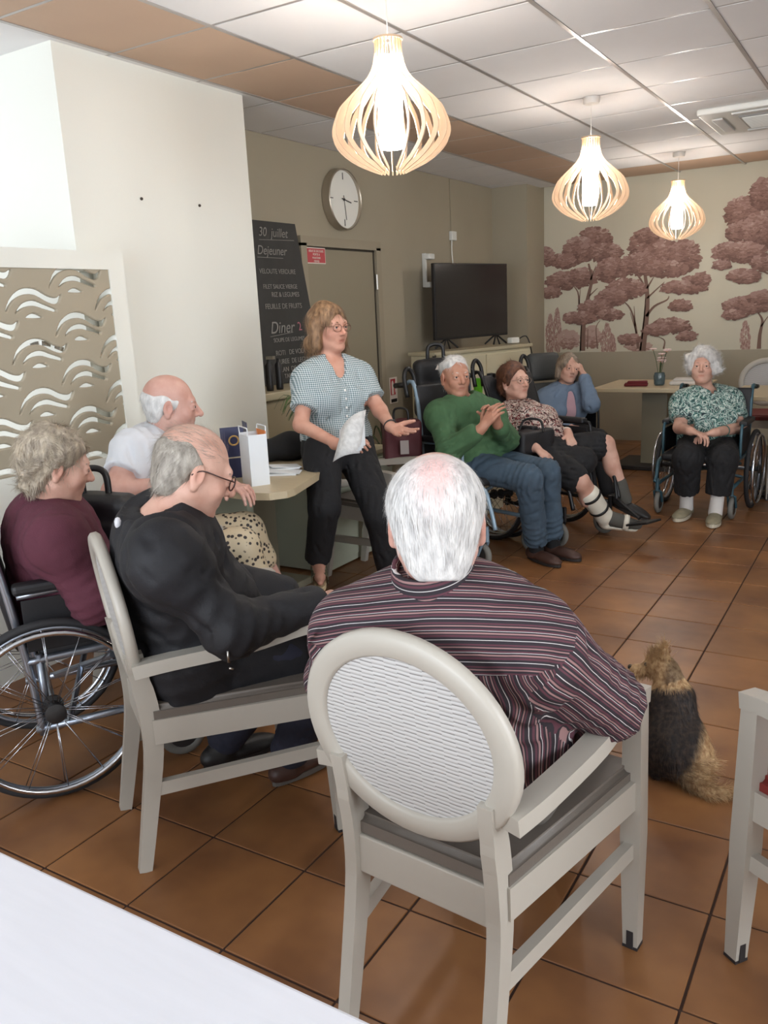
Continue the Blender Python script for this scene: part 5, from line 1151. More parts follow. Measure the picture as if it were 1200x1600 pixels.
# ---- man in the white polo shirt
def p_polo():
    J = JT['P2']; p = Person('person', 'bald man with white side hair in a white polo shirt, turned to the right', J, SK_ruddy, hs=1.02, g=1.1, belly=.04, arm_r=1.08)
    sd = SD(); p.torso(sd)
    for s in 'RL': p.arm(sd, s); p.leg(sd, s)
    p.hand(sd, 'R', J['wR']-J['eR'], (0, 0, -1), .5); p.hand(sd, 'L', J['wL']-J['eL'], (0, 0, -1), .4)
    p.head(sd, nose=1.1); p.mesh_body(sd); p.eyes(); p.brows(mat('brow_white', S(200, 190, 182), .8))
    tr = SD(); tr.ell(J['pel'], (.18, .15, .12), p.tM, .05)
    for s in 'RL': p.leg(tr, s, .02, .04, shin=True, ra=.07, t1=.3)
    m = bpy.data.materials.new('patterned_cotton'); m.use_nodes = True; N = m.node_tree.nodes; L = m.node_tree.links; b = N['Principled BSDF']; v = N.new('ShaderNodeTexVoronoi'); v.inputs['Scale'].default_value = 45; tc = N.new('ShaderNodeTexCoord'); L.new(tc.outputs['Object'], v.inputs[0]); r = N.new('ShaderNodeValToRGB'); r.color_ramp.elements[0].position = .3; r.color_ramp.elements[0].color = (*S(40, 34, 34), 1); r.color_ramp.elements[1].position = .38; r.color_ramp.elements[1].color = (*S(196, 180, 150), 1); L.new(v.outputs[0], r.inputs[0]); L.new(r.outputs[0], b.inputs['Base Color'])
    p.part('shorts', tr, m, .009)
    for s in 'RL': p.shoe(s, (.7, .7, 0), M_shoeb, M_soled)
    jk = SD(); p.torso(jk, .02, k=.06); lat, fr, up = p.tM.T; jk.ell(J['pel']+Z3*.05, (.185, .155, .12), p.tM, .05)
    for s in 'RL': jk.cone(J['s'+s], lerp(J['s'+s], J['e'+s], .62), .078, .073, .04); jk.cut(lerp(J['s'+s], J['e'+s], .60), J['e'+s]-J['s'+s], lim=(lerp(J['s'+s], J['e'+s], .75), .13))
    jk.cone(J['nk']+up*.01, J['nk']+up*.15+fr*.04, .06, .08, .01, 's'); jk.disp(folds(17, 20, .0045, (.2, .3, 1))); jk.disp(crumple(lerp(J['sR'], J['nk'], .2), .14, J['sR']-J['nk'], 60, .004, 4))
    M_polo = cloth('white_polo', S(214, 216, 220), .05, 10, .15, 300); p.part('polo_shirt', jk, M_polo, .0075)
    co = SD(); co.cone(J['nk']-up*.005, J['nk']+up*.052+fr*.016, .074, .066, .01).cone(J['nk']-up*.05, J['nk']+up*.12+fr*.03, .058, .060, .003, 's').cut(J['nk']+up*.05, up); p.part('collar', co, M_polo, .005)
    H, hM = p.H, p.hM; s_ = p.hs; h = SD(); h.ell(H(0, -.028, .022), np.array([.0825, .092, .072])*s_, hM, .01).ell(H(0, -.055, -.03), np.array([.062, .045, .05])*s_, hM, .03)
    h.ell(H(0, .0, .125), np.array([.2, .2, .085])*s_, hM, .01, 's').ell(H(0, .12, -.03), np.array([.13, .115, .12])*s_, hM, .01, 's'); h.disp(wob(6, 90, .003))
    o, P_, Q_ = p.part('hair', h, HW, .0045); hair_strands(p, P_, Q_, HW, 1600, lambda q, n: -p.hM[:, 2][None]-p.hM[:, 1][None]*.6+0*q, .035, 5, o, width=.0014, lift=.15, jit=.2)
p_polo()
chair('cream armchair under the man in the white polo shirt', (-2.66, 2.42), (.66, .75))

# ---- the speaker
def gingham():
    m = bpy.data.materials.new('green_gingham'); m.use_nodes = True; N = m.node_tree.nodes; L = m.node_tree.links; b = N['Principled BSDF']; tc = N.new('ShaderNodeTexCoord'); sx = N.new('ShaderNodeSeparateXYZ')
    mp = N.new('ShaderNodeMapping'); mp.inputs['Rotation'].default_value = (0, 0, .55); L.new(tc.outputs['Object'], mp.inputs[0]); L.new(mp.outputs[0], sx.inputs[0]); outs = []
    for ax, k in (('Y', 105.0), ('Z', 105.0)):
        q = N.new('ShaderNodeMath'); q.operation = 'MULTIPLY'; q.inputs[1].default_value = k; L.new(sx.outputs[ax], q.inputs[0]); f = N.new('ShaderNodeMath'); f.operation = 'FRACT'; L.new(q.outputs[0], f.inputs[0]); g = N.new('ShaderNodeMath'); g.operation = 'GREATER_THAN'; g.inputs[1].default_value = .45; L.new(f.outputs[0], g.inputs[0]); outs.append(g.outputs[0])
    a = N.new('ShaderNodeMath'); a.operation = 'ADD'; L.new(outs[0], a.inputs[0]); L.new(outs[1], a.inputs[1]); h = N.new('ShaderNodeMath'); h.operation = 'MULTIPLY'; h.inputs[1].default_value = .5; L.new(a.outputs[0], h.inputs[0])
    r = N.new('ShaderNodeValToRGB'); e = r.color_ramp.elements; e[0].color = (*S(204, 212, 214), 1); e[1].color = (*S(84, 108, 112), 1); L.new(h.outputs[0], r.inputs[0]); L.new(r.outputs[0], b.inputs['Base Color']); b.inputs['Roughness'].default_value = .85; return m
def p_speaker():
    J = JT['P4']; p = Person('person', 'blonde woman speaking, in a checked green shirt, perched on the beige table holding papers', J, SK_mid, hs=.98, g=.95, belly=.01, bust=.022, arm_r=.88, leg_r=.9)
    lat, fr, up = p.tM.T; sd = SD(); p.torso(sd)
    for s in 'RL': p.arm(sd, s); p.leg(sd, s); p.foot(sd, s, unit(V3(.6, -.78, -.12)) if s == 'R' else V3(.75, -.6, 0))
    p.hand(sd, 'R', at(552, 690, 3.86)-J['wR'], (-.3, .5, -.6), .45, .95)
    p.hand(sd, 'L', at(650, 684, 3.86)-J['wL'], (.25, -.45, 1), .10, 1.0, .55, (.75, .65, .3))
    p.head(sd, nose=.95, mouth_open=.002); p.mesh_body(sd); p.eyes((.1, 1, .12)); p.brows(M_browb); p.glasses(mat('glasses_brown', S(110, 74, 56), .3), rim=.0015)
    tr = SD(); tr.ell(J['pel']+Z3*.02, (.178, .145, .13), p.tM, .05)
    for s in 'RL':
        tr.cone(J['h'+s], J['k'+s], .100, .074, .04); tr.cone(J['k'+s], lerp(J['k'+s], J['a'+s], 1.0), .072, .064, .03)
    tr.cut(lerp(J['kR'], J['aR'], 1.03), J['aR']-J['kR'], lim=(J['aR'], .12)); tr.cut(lerp(J['kL'], J['aL'], 1.03), J['aL']-J['kL'], lim=(J['aL'], .12)); tr.disp(folds(3, 30, .004, (0, 0, 1))); p.part('trousers', tr, M_blkcloth, .0075)
    sh = SD(); p.torso(sh, .019, k=.05); sh.ell(lerp(J['pel'], J['nk'], .16), (.172, .138, .07), p.tM, .05)
    for s in 'RL':
        a, e = J['s'+s], J['e'+s]; sh.cone(a, lerp(a, e, .70), .057, .064, .04); sh.cut(lerp(a, e, .66), e-a, lim=(lerp(a, e, .80), .078))
    sh.cut(lerp(J['pel'], J['nk'], .10), -up, lim=(lerp(J['pel'], J['nk'], -.1), .22))
    n0 = J['nk']; sh.cone(n0+up*.02, n0+up*.15, .062, .09, .01, 's'); sh.cone(n0+fr*.075+up*.02, lerp(J['pel'], J['nk'], .72)+fr*.15, .052, .008, .01, 's'); sh.disp(folds(23, 26, .0045, (.2, .2, 1))); sh.disp(crumple(lerp(J['pel'], J['nk'], .15), .2, lat, 80, .003, 2))
    gm = gingham(); p.part('shirt', sh, gm, .007)
    co = SD(); co.cone(n0+up*.0-fr*.005, n0+up*.045, .066, .060, .01).cone(n0-up*.05, n0+up*.1, .053, .053, .003, 's').cut(n0+up*.045, up).ell(n0+fr*.075, (.04, .05, .08), p.tM, .01, 's'); p.part('collar', co, gm, .0045)
    for t in (.66, .56, .46, .36, .26):
        c = lerp(J['pel'], J['nk'], t)+fr*(.138+.018*math.sin((t-.2)*5)); p.mb('button', MB().ball(c, .0065, 8), mat('button_white', S(226, 226, 222), .4))
    for s in 'R':
        w_ = None
    p.mb('bracelet', MB().torus(lerp(J['eL'], J['wL'], .90), .031, .004, J['wL']-J['eL'], 24, 6), M_dark)
    # sandals: platform sole and straps
    for s, d in (('R', unit(V3(.6, -.78, -.12))), ('L', unit(V3(.75, -.6, 0)))):
        a = J['a'+s]; x = unit(np.cross(d, Z3)); u_ = np.cross(x, d); b0 = a-u_*.112
        so = MB(); so.prism([(.036*math.sin(t)*(.85+.2*math.cos(t)), .06+.125*math.cos(t)) for t in np.linspace(0, 2*math.pi, 20, endpoint=False)][::-1], .026, b0, x, d); sole = p.mb('sandal', so, mat('sandal_sole', S(196, 176, 138), .7), False)
        for y in (.11, .075, -.01): p.mb('strap', MB().tube(curve([b0+d*y+x*.040+u_*.02, b0+d*y+x*.036+u_*.06, b0+d*y+u_*(.082 if y > 0 else .10), b0+d*y-x*.036+u_*.06, b0+d*y-x*.040+u_*.02], 4), .004, flat=(.03, .004, V3(*u_))), mat('strap_olive', S(92, 88, 66), .7), False, sole)
    H, hM = p.H, p.hM; s_ = p.hs; h = SD()
    h.ell(H(0, -.022, .048), np.array([.090, .108, .088])*s_, hM, .01)
    for q in (-1, 1): h.cone(H(q*.078, -.01, .03), H(q*.086, .0, -.082), .036*s_, .030*s_, .03)
    h.cone(H(0, -.085, .02), H(0, -.085, -.085), .055*s_, .044*s_, .03); h.cone(H(-.07, -.06, -.07), H(.07, -.06, -.07), .045*s_, .045*s_, .03)
    h.ell(H(0, .118, -.045), np.array([.064, .095, .125])*s_, hM, .012, 's').ell(H(0, .10, -.12), np.array([.07, .09, .1])*s_, hM, .01, 's'); h.cone(H(0, -.02, -.08), p.J['nk'], .06*s_, .08, .01, 's'); h.disp(wob(41, 45, .004, stretch=(1.4, 1.4, .5)))
    o, P_, Q_ = p.part('hair', h, HBL, .0045); part_ = H(.015, .03, .13)
    hair_strands(p, P_, Q_, HBL, 2600, lambda q, n: (q-part_)*V3(1, 1, .4)-Z3*.12, .08, 3, o, width=.0016, lift=.05, grav=.12, jit=.08, seg=5)
    for q in (-1, 1): p.mb('earring', MB().ball(H(q*.086, -.004, -.046), .0045, 8), mat('pearl', S(226, 222, 214), .2))
p_speaker()
wR = JT['P4']['wR']
pp = thing('paper_bundle', 'rolled bundle of white printed papers held by the presenter', 'papers', tuple(at(546, 690, 3.86)))
px_ = lambda x, y, d: at(x, y, d)-at(546, 690, 3.86)
for k in range(4):
    o_ = .006*k; A = px_(520+3*k, 722-2*k, 3.84+o_); B = px_(562+3*k, 708-4*k, 3.83+o_); C_ = px_(572-k, 640+2*k, 3.88+o_); D = px_(536-2*k, 664+3*k, 3.88+o_); n_ = unit(np.cross(B-A, D-A)); V = []; F = []
    for i in range(7):
        for j in range(5):
            u_, v_ = i/6, j/4; V.append(A*(1-u_)*(1-v_)+B*u_*(1-v_)+C_*u_*v_+D*(1-u_)*v_-n_*.03*math.sin(math.pi*u_)*(1 if n_@(-(A+at(546, 690, 3.86)-CP)) > 0 else -1)*-1)
    nv = len(V); V += [v-n_*.0008 for v in V]
    for i in range(6):
        for j in range(4): a = i*5+j; F += [(a, a+1, a+6, a+5), (nv+a, nv+a+5, nv+a+6, nv+a+1)]
    rim_ = [i*5 for i in range(7)]+[30+j for j in range(1, 5)]+[i*5+4 for i in range(5, -1, -1)]+[j for j in range(3, 0, -1)]
    for a, b in zip(rim_, rim_[1:]+rim_[:1]): F.append((a, b, nv+b, nv+a))
    link('sheet', new_mesh('sheet', V, F, True), M_paper if k else mat('printed_paper', S(220, 220, 218), .7, var=.25, vscale=50), pp)

# ---- man in the green sweater
def p_green():
    J = JT['P6']; p = Person('person', 'white haired man in a green sweater and jeans clapping in a wheelchair', J, SK_tan, hs=1.0, g=1.0, arm_r=1.0, leg_r=.95)
    lat, fr, up = p.tM.T; sd = SD(); p.torso(sd)
    for s in 'RL': p.arm(sd, s); p.leg(sd, s)
    p.hand(sd, 'R', at(776, 636, 4.58)-J['wR'], (.35, .55, .25), .30, 1.0, .04); p.hand(sd, 'L', at(768, 630, 4.62)-J['wL'], (-.1, -.75, -.2), .45, 1.0)
    p.head(sd, nose=1.1); p.mesh_body(sd); p.eyes(); p.brows(mat('brow_white', S(200, 190, 182), .8))
    je = SD(); je.ell(J['pel'], (.172, .145, .12), p.tM, .05)
    for s in 'RL': je.cone(J['h'+s], J['k'+s], .098, .076, .04); je.cone(J['k'+s], lerp(J['k'+s], J['a'+s], .9), .074, .066, .03); je.cut(lerp(J['k'+s], J['a'+s], .93), J['a'+s]-J['k'+s], lim=(J['a'+s], .1))
    je.disp(folds(3, 24, .004, (.8, 0, .5)));
    for s in 'RL': je.disp(crumple(J['k'+s], .13, J['k'+s]-J['h'+s], 90, .006, 1)); je.disp(crumple(lerp(J['k'+s], J['a'+s], .85), .12, J['a'+s]-J['k'+s], 85, .006, 2)); je.disp(crumple(J['h'+s], .13, J['k'+s]-J['h'+s], 80, .005, 3))
    je.disp(wob(5, 30, .002)); p.part('jeans', je, cloth('blue_denim', S(70, 88, 104), .28, 9, .3, 200), .0075)
    for s in 'RL':
        so = SD(); so.cone(lerp(J['k'+s], J['a'+s], .8), J['a'+s]-Z3*.02, .045, .045, .01); p.part('sock', so, M_blkcloth, .007); p.shoe(s, (.8, -.42, 0) if s == 'R' else (.88, -.3, 0), M_shoebr, M_soled)
    sw = SD(); p.torso(sw, .024, k=.06); sw.ell(J['pel']+Z3*.06, (.182, .15, .11), p.tM, .05)
    for s in 'RL': p.arm(sw, s, .024, .04, f1=.72)
    n0 = J['nk']; sw.cone(n0+up*.03+fr*.01, n0+up*.14+fr*.02, .064, .10, .01, 's'); sw.disp(folds(7, 20, .005, (.4, .1, 1))); sw.disp(crumple(J['eR'], .13, J['eR']-J['sR'], 90, .006, 1)); sw.disp(crumple(J['eL'], .13, J['eL']-J['sL'], 90, .006, 2)); sw.disp(crumple(lerp(J['pel'], J['nk'], .25), .2, up, 70, .006, 3)); p.part('sweater', sw, cloth('green_wool', S(70, 104, 70), .12, 10, .3, 240, .9), .0075)
    co = SD(); co.cone(n0-up*.01+fr*.005, n0+up*.036+fr*.008, .072, .064, .01).cone(n0+up*.02, n0+up*.12+fr*.01, .054, .058, .003, 's').cut(n0+up*.036, up); p.part('undershirt', co, M_blkcloth, .005)
    H, hM = p.H, p.hM; h = SD(); h.ell(H(0, -.025, .046), (.082, .098, .084), hM, .01).ell(H(0, -.06, -.02), (.066, .05, .06), hM, .03); h.ell(H(0, .125, -.03), (.14, .108, .13), hM, .012, 's').ell(H(.09, .0, -.03), (.03, .03, .04), hM, .01, 's').ell(H(-.09, .0, -.03), (.03, .03, .04), hM, .01, 's'); h.disp(wob(9, 60, .004))
    o, P_, Q_ = p.part('hair', h, HW, .005); hair_strands(p, P_, Q_, HW, 900, lambda q, n: (q-H(.03, .05, .12))-Z3*.03, .05, 3, o, width=.0018, lift=.1, jit=.15)
p_green()

# ---- woman with the leg brace
def floral(name, cols, sc, seed=0.0):
    m = bpy.data.materials.new(name); m.use_nodes = True; N = m.node_tree.nodes; L = m.node_tree.links; b = N['Principled BSDF']; tc = N.new('ShaderNodeTexCoord'); nz = N.new('ShaderNodeTexNoise'); nz.inputs['Scale'].default_value = sc; nz.inputs['Detail'].default_value = 2.5; nz.inputs['Distortion'].default_value = 2.4
    mp = N.new('ShaderNodeMapping'); mp.inputs['Location'].default_value = (seed, seed, 0); L.new(tc.outputs['Object'], mp.inputs[0]); L.new(mp.outputs[0], nz.inputs[0]); r = N.new('ShaderNodeValToRGB'); r.color_ramp.interpolation = 'CONSTANT'; e = r.color_ramp.elements
    pos = np.linspace(.34, .64, len(cols)); e[0].position = 0; e[0].color = (*cols[0], 1); e[1].position = float(pos[1]); e[1].color = (*cols[1], 1)
    for q, c in list(zip(pos, cols))[2:]: x = e.new(float(q)); x.color = (*c, 1)
    L.new(nz.outputs[0], r.inputs[0]); L.new(r.outputs[0], b.inputs['Base Color']); b.inputs['Roughness'].default_value = .8; return m
def p_brace():
    J = JT['P7']; p = Person('person', 'auburn haired woman in a floral blouse and black skirt with a white leg brace', J, SK_pale, hs=.97, g=1.08, belly=.04, bust=.03, arm_r=.95, leg_r=.92)
    lat, fr, up = p.tM.T; sd = SD(); p.torso(sd)
    for s in 'RL': p.arm(sd, s); p.leg(sd, s)
    p.hand(sd, 'L', at(893, 692, 5.26)-J['wL'], (-.4, .1, -1), .5, .95); p.hand(sd, 'R', V3(.5, -.2, -.3), (0, 0, -1), .5, .95)
    p.head(sd, chub=.003); p.mesh_body(sd); p.eyes((0, 1, .1)); p.brows(M_browb); p.glasses(mat('glasses_wire', S(190, 176, 160), .25, .8), rim=.0015)
    sk = SD(); sk.ell(J['pel'], (.19, .165, .13), p.tM, .05)
    for s in 'RL': sk.cone(J['h'+s], lerp(J['h'+s], J['k'+s], .84), .112, .090, .05)
    sk.cone(lerp(J['hR'], J['hL'], .5), lerp(lerp(J['hR'], J['kR'], .8), lerp(J['hL'], J['kL'], .8), .5), .10, .085, .06); sk.disp(folds(13, 30, .005, (.8, -.3, 0))); p.part('skirt', sk, M_blkcloth, .008)
    bl = SD(); p.torso(bl, .022, k=.05)
    for s in 'RL': a, e = J['s'+s], J['e'+s]; bl.cone(a, lerp(a, e, .72), .074, .068, .04); bl.cut(lerp(a, e, .70), e-a, lim=(lerp(a, e, .85), .1))
    bl.cut(lerp(J['pel'], J['nk'], .05), -up); n0 = J['nk']; bl.cone(n0+up*.02, n0+up*.14, .062, .09, .01, 's'); bl.ell(n0+fr*.085, (.045, .05, .06), p.tM, .01, 's'); bl.disp(folds(19, 30, .005, (.2, .1, 1)))
    p.part('blouse', bl, floral('floral_blouse', [S(44, 30, 30), S(120, 44, 48), S(206, 190, 176), S(64, 38, 40), S(224, 214, 204), S(150, 96, 90)], 22), .007)
    for r_, z in ((.085, .0), (.105, -.035)):
        pts = [n0+lat*(r_*.95*math.sin(t))+fr*(.075+.05*math.cos(t)*(r_/.1)+.03)+up*(-.055+z-.075*math.cos(t)*(r_/.1)) for t in np.linspace(0, 2*math.pi, 28, endpoint=False)]
        p.mb('bead_necklace', MB().tube(pts, .006, 6, closed=True), mat('pearl', (1, 1, 1)))
    a = J['aL']; bo = SD(); bo.cone(lerp(J['kL'], a, .74), a-Z3*.02, .045, .046, .01); p.part('sock', bo, mat('sock_grey', S(82, 80, 74), .9), .006); p.shoe('L', (.82, -.1, -.28), M_shoeb, M_soled, dn=(-.2, 0, -1))
    a = J['aR']; br_ = SD(); kx = unit(J['kR']-a); M_br = mat('brace_white', S(222, 216, 200), .4); fd = unit(V3(.78, .26, -.12))
    br_.cone(a+kx*.01, lerp(a, J['kR'], .62), .054, .066, .01).cone(a-kx*.0, a-kx*.055-fd*.012, .052, .050, .02).cone(a-kx*.062, a-kx*.064+fd*.15, .046, .040, .02); br_.cone(a-kx*.03+fd*.035, a-kx*.025+fd*.21, .046, .044, .006, 's'); bo_, _, _ = p.part('leg_brace', br_, M_br, .005, label='white moulded leg brace')
    so = SD(); p.J['aR'] = a; so.cone(a-kx*.005+fd*.012, a-kx*.035+fd*.10, .047, .040, .02).cone(a-kx*.035+fd*.08, a-kx*.045+fd*.185, .040, .030, .02); p.part('sock', so, mat('sock_grey', (0, 0, 0)), .006)
    x_ = unit(np.cross(fd, kx)); p.mb('brace_strap', MB().torus(a-kx*.042+fd*.115, .046, .007, fd, 24, 6, 2.8), M_br, True, bo_); p.mb('brace_strap', MB().torus(a+kx*.075, .060, .005, kx, 24, 6, 2.2), M_black, True, bo_); p.mb('brace_strap', MB().torus(a+kx*.20, .066, .005, kx, 24, 6, 2.4), M_black, True, bo_)
    p.mb('wristband', MB().torus(lerp(J['eL'], J['wL'], .72), .033, .010, J['wL']-J['eL'], 24, 6, 1.4), mat('bandage_white', S(210, 200, 190), .8)); p.mb('watch_strap', MB().torus(lerp(J['eL'], J['wL'], .93), .030, .006, J['wL']-J['eL'], 24, 6), M_black)
    H, hM = p.H, p.hM; h = SD(); h.ell(H(0, -.026, .046), (.090, .106, .090), hM, .01).ell(H(0, -.06, -.03), (.074, .056, .066), hM, .03); h.ell(H(0, .128, -.035), (.13, .100, .12), hM, .015, 's').ell(H(.098, .015, -.04), (.03, .03, .035), hM, .01, 's').ell(H(-.098, .015, -.04), (.03, .03, .035), hM, .01, 's'); h.disp(wob(12, 60, .005))
    o, P_, Q_ = p.part('hair', h, HAU, .005); w1 = wob(51, 60, 1.0); hair_strands(p, P_, Q_, HAU, 1300, lambda q, n: (q-H(0, .03, .13))+np.stack([w1(*q.T)]*3, 1)*.04, .04, 3, o, width=.0018, lift=.25, jit=.2)
p_brace()
lb = thing('lap_bag', 'black handbag on the lap of the woman with the leg brace', 'bag', tuple(at(830, 690, 5.18)))
s_ = SD().box((0, 0, 0), (.15, .07, .075), fr3((.93, -.37, 0)), .03, .02).disp(wob(61, 40, .005)); P_, Q_ = s_.mesh(.008); link('bag_body', qmesh('bag_body', P_, Q_), M_vinyl, lb); MB().tube(curve([V3(-.08, 0, .06), V3(-.05, .02, .13), V3(.05, .02, .13), V3(.08, 0, .06)]), .008, 8).build('strap', M_black, lb, True)

# ---- woman in the blue cardigan at the back
def p_blue():
    J = JT['P8']; p = Person('person', 'woman in a pale blue cardigan at the back, hand raised to her forehead', J, SK_pale, hs=.98, g=.98, bust=.015, arm_r=.95)
    lat, fr, up = p.tM.T; sd = SD(); p.torso(sd)
    for s in 'RL': p.arm(sd, s); p.leg(sd, s)
    p.hand(sd, 'L', p.H(-.05, .06, .06)-J['wL'], p.hc-J['wL'], .35, .95); p.hand(sd, 'R', V3(.7, -.5, 0), (0, 0, -1), .4, .95); p.head(sd); p.mesh_body(sd); p.eyes(); p.brows(M_browb)
    tr = SD(); tr.ell(J['pel'], (.18, .15, .12), p.tM, .05)
    for s in 'RL': p.leg(tr, s, .018, .04, ra=.06)
    p.part('trousers', tr, M_blkcloth, .010)
    for s in 'RL': p.shoe(s, (.7, -.7, 0), M_shoeb, M_soled)
    cd = SD(); p.torso(cd, .024, k=.05)
    for s in 'RL': p.arm(cd, s, .022, .04, f1=.85)
    n0 = J['nk']; cd.cone(n0+up*.02, n0+up*.14, .062, .09, .01, 's'); cd.ell(lerp(J['pel'], n0, .6)+fr*.15, (.045, .08, .25), p.tM, .01, 's'); cd.disp(folds(29, 28, .005, (.2, .1, 1))); p.part('cardigan', cd, cloth('blue_knit', S(112, 130, 152), .15, 10, .3, 220), .008)
    to = SD(); p.torso(to, .010, k=.05); to.cone(n0+up*.02, n0+up*.14, .064, .09, .01, 's'); p.part('top', to, cloth('pink_top', S(196, 160, 168), .08), .009)
    H, hM = p.H, p.hM; h = SD(); h.ell(H(0, -.022, .044), (.088, .104, .086), hM, .01).cone(H(.078, -.01, .02), H(.08, .0, -.07), .03, .024, .03).cone(H(-.078, -.01, .02), H(-.08, .0, -.07), .03, .024, .03).cone(H(0, -.08, .02), H(0, -.08, -.07), .05, .04, .03); h.ell(H(0, .122, -.04), (.062, .098, .122), hM, .012, 's'); h.disp(wob(14, 50, .004))
    o, P_, Q_ = p.part('hair', h, HS, .0055); hair_strands(p, P_, Q_, HS, 700, lambda q, n: (q-H(0, .03, .13))-Z3*.08, .06, 3, o, width=.002, lift=.08, jit=.1)
p_blue()

# ---- white haired woman in the green patterned top
def p_whitehair():
    J = JT['P9']; p = Person('person', 'woman with bushy white hair in a green patterned top, hands folded in a wheelchair', J, SK_pale, hs=.98, g=1.12, belly=.05, bust=.03, arm_r=1.05, leg_r=1.0)
    lat, fr, up = p.tM.T; sd = SD(); p.torso(sd)
    for s in 'RL': p.arm(sd, s); p.leg(sd, s)
    p.hand(sd, 'R', V3(.8, -.35, -.15), (0, -.1, -1), .45, .95); p.hand(sd, 'L', V3(-.8, -.3, -.15), (0, -.1, -1), .45, .95); p.head(sd, chub=.004); p.mesh_body(sd); p.eyes((-.1, 1, .1)); p.brows(M_brow)
    tr = SD(); tr.ell(J['pel']+Z3*.01, (.20, .165, .14), p.tM, .05)
    for s in 'RL': tr.cone(J['h'+s], J['k'+s], .115, .092, .05); tr.cone(J['k'+s], lerp(J['k'+s], J['a'+s], .70), .088, .080, .03); tr.cut(lerp(J['k'+s], J['a'+s], .70), J['a'+s]-J['k'+s], lim=(J['a'+s], .15))
    tr.disp(folds(33, 26, .005, (0, .3, 1))); p.part('trousers', tr, M_blkcloth, .0075)
    for s in 'RL':
        so = SD(); so.cone(lerp(J['k'+s], J['a'+s], .76), J['a'+s]-Z3*.03, .044, .046, .01); p.part('sock', so, mat('sock_white', S(214, 210, 206), .9), .006); p.shoe(s, (-.12, -1, 0) if s == 'R' else (.08, -1, 0), mat('shoe_beige', S(150, 142, 118), .7, var=.2, vscale=30, bump=.2), M_solel, w=.05, sole=.024)
    to = SD(); p.torso(to, .024, k=.06)
    for s in 'RL': a, e = J['s'+s], J['e'+s]; to.cone(a, lerp(a, e, .74), .082, .078, .05); to.cut(lerp(a, e, .70), e-a, lim=(lerp(a, e, .9), .1))
    n0 = J['nk']; to.cut(lerp(J['pel'], n0, .10), -up); to.cone(n0+up*.02, n0+up*.14, .064, .09, .01, 's'); to.cone(n0+fr*.05+up*.03, lerp(J['pel'], n0, .72)+fr*.15, .062, .010, .01, 's'); to.disp(folds(37, 28, .005, (.2, .1, 1)))
    p.part('top', to, floral('green_print', [S(48, 80, 78), S(96, 140, 132), S(196, 208, 200), S(70, 112, 106), S(36, 50, 58), S(176, 196, 188)], 17, 3.0), .0072)
    p.mb('bracelet', MB().torus(lerp(J['eL'], J['wL'], .62), .036, .004, J['wL']-J['eL'], 24, 6), mat('teal_bead', S(60, 100, 92), .4))
    H, hM = p.H, p.hM; h = SD(); h.ell(H(0, -.025, .052), (.112, .112, .102), hM, .02).ell(H(.075, -.01, .01), (.05, .07, .07), hM, .03).ell(H(-.075, -.01, .01), (.05, .07, .07), hM, .03).ell(H(0, -.07, -.01), (.09, .06, .08), hM, .03); h.ell(H(0, .125, -.032), (.072, .102, .116), hM, .02, 's'); h.disp(wob(44, 45, .008)); h.disp(wob(45, 110, .003))
    o, P_, Q_ = p.part('hair', h, HW, .005); w1 = wob(71, 60, 1.0); w2 = wob(72, 60, 1.0); w3 = wob(73, 60, 1.0); hair_strands(p, P_, Q_, HW, 2200, lambda q, n: np.stack([w1(*q.T), w2(*q.T), w3(*q.T)], 1), .04, 8, o, width=.0018, lift=.45, jit=.25)
p_whitehair()

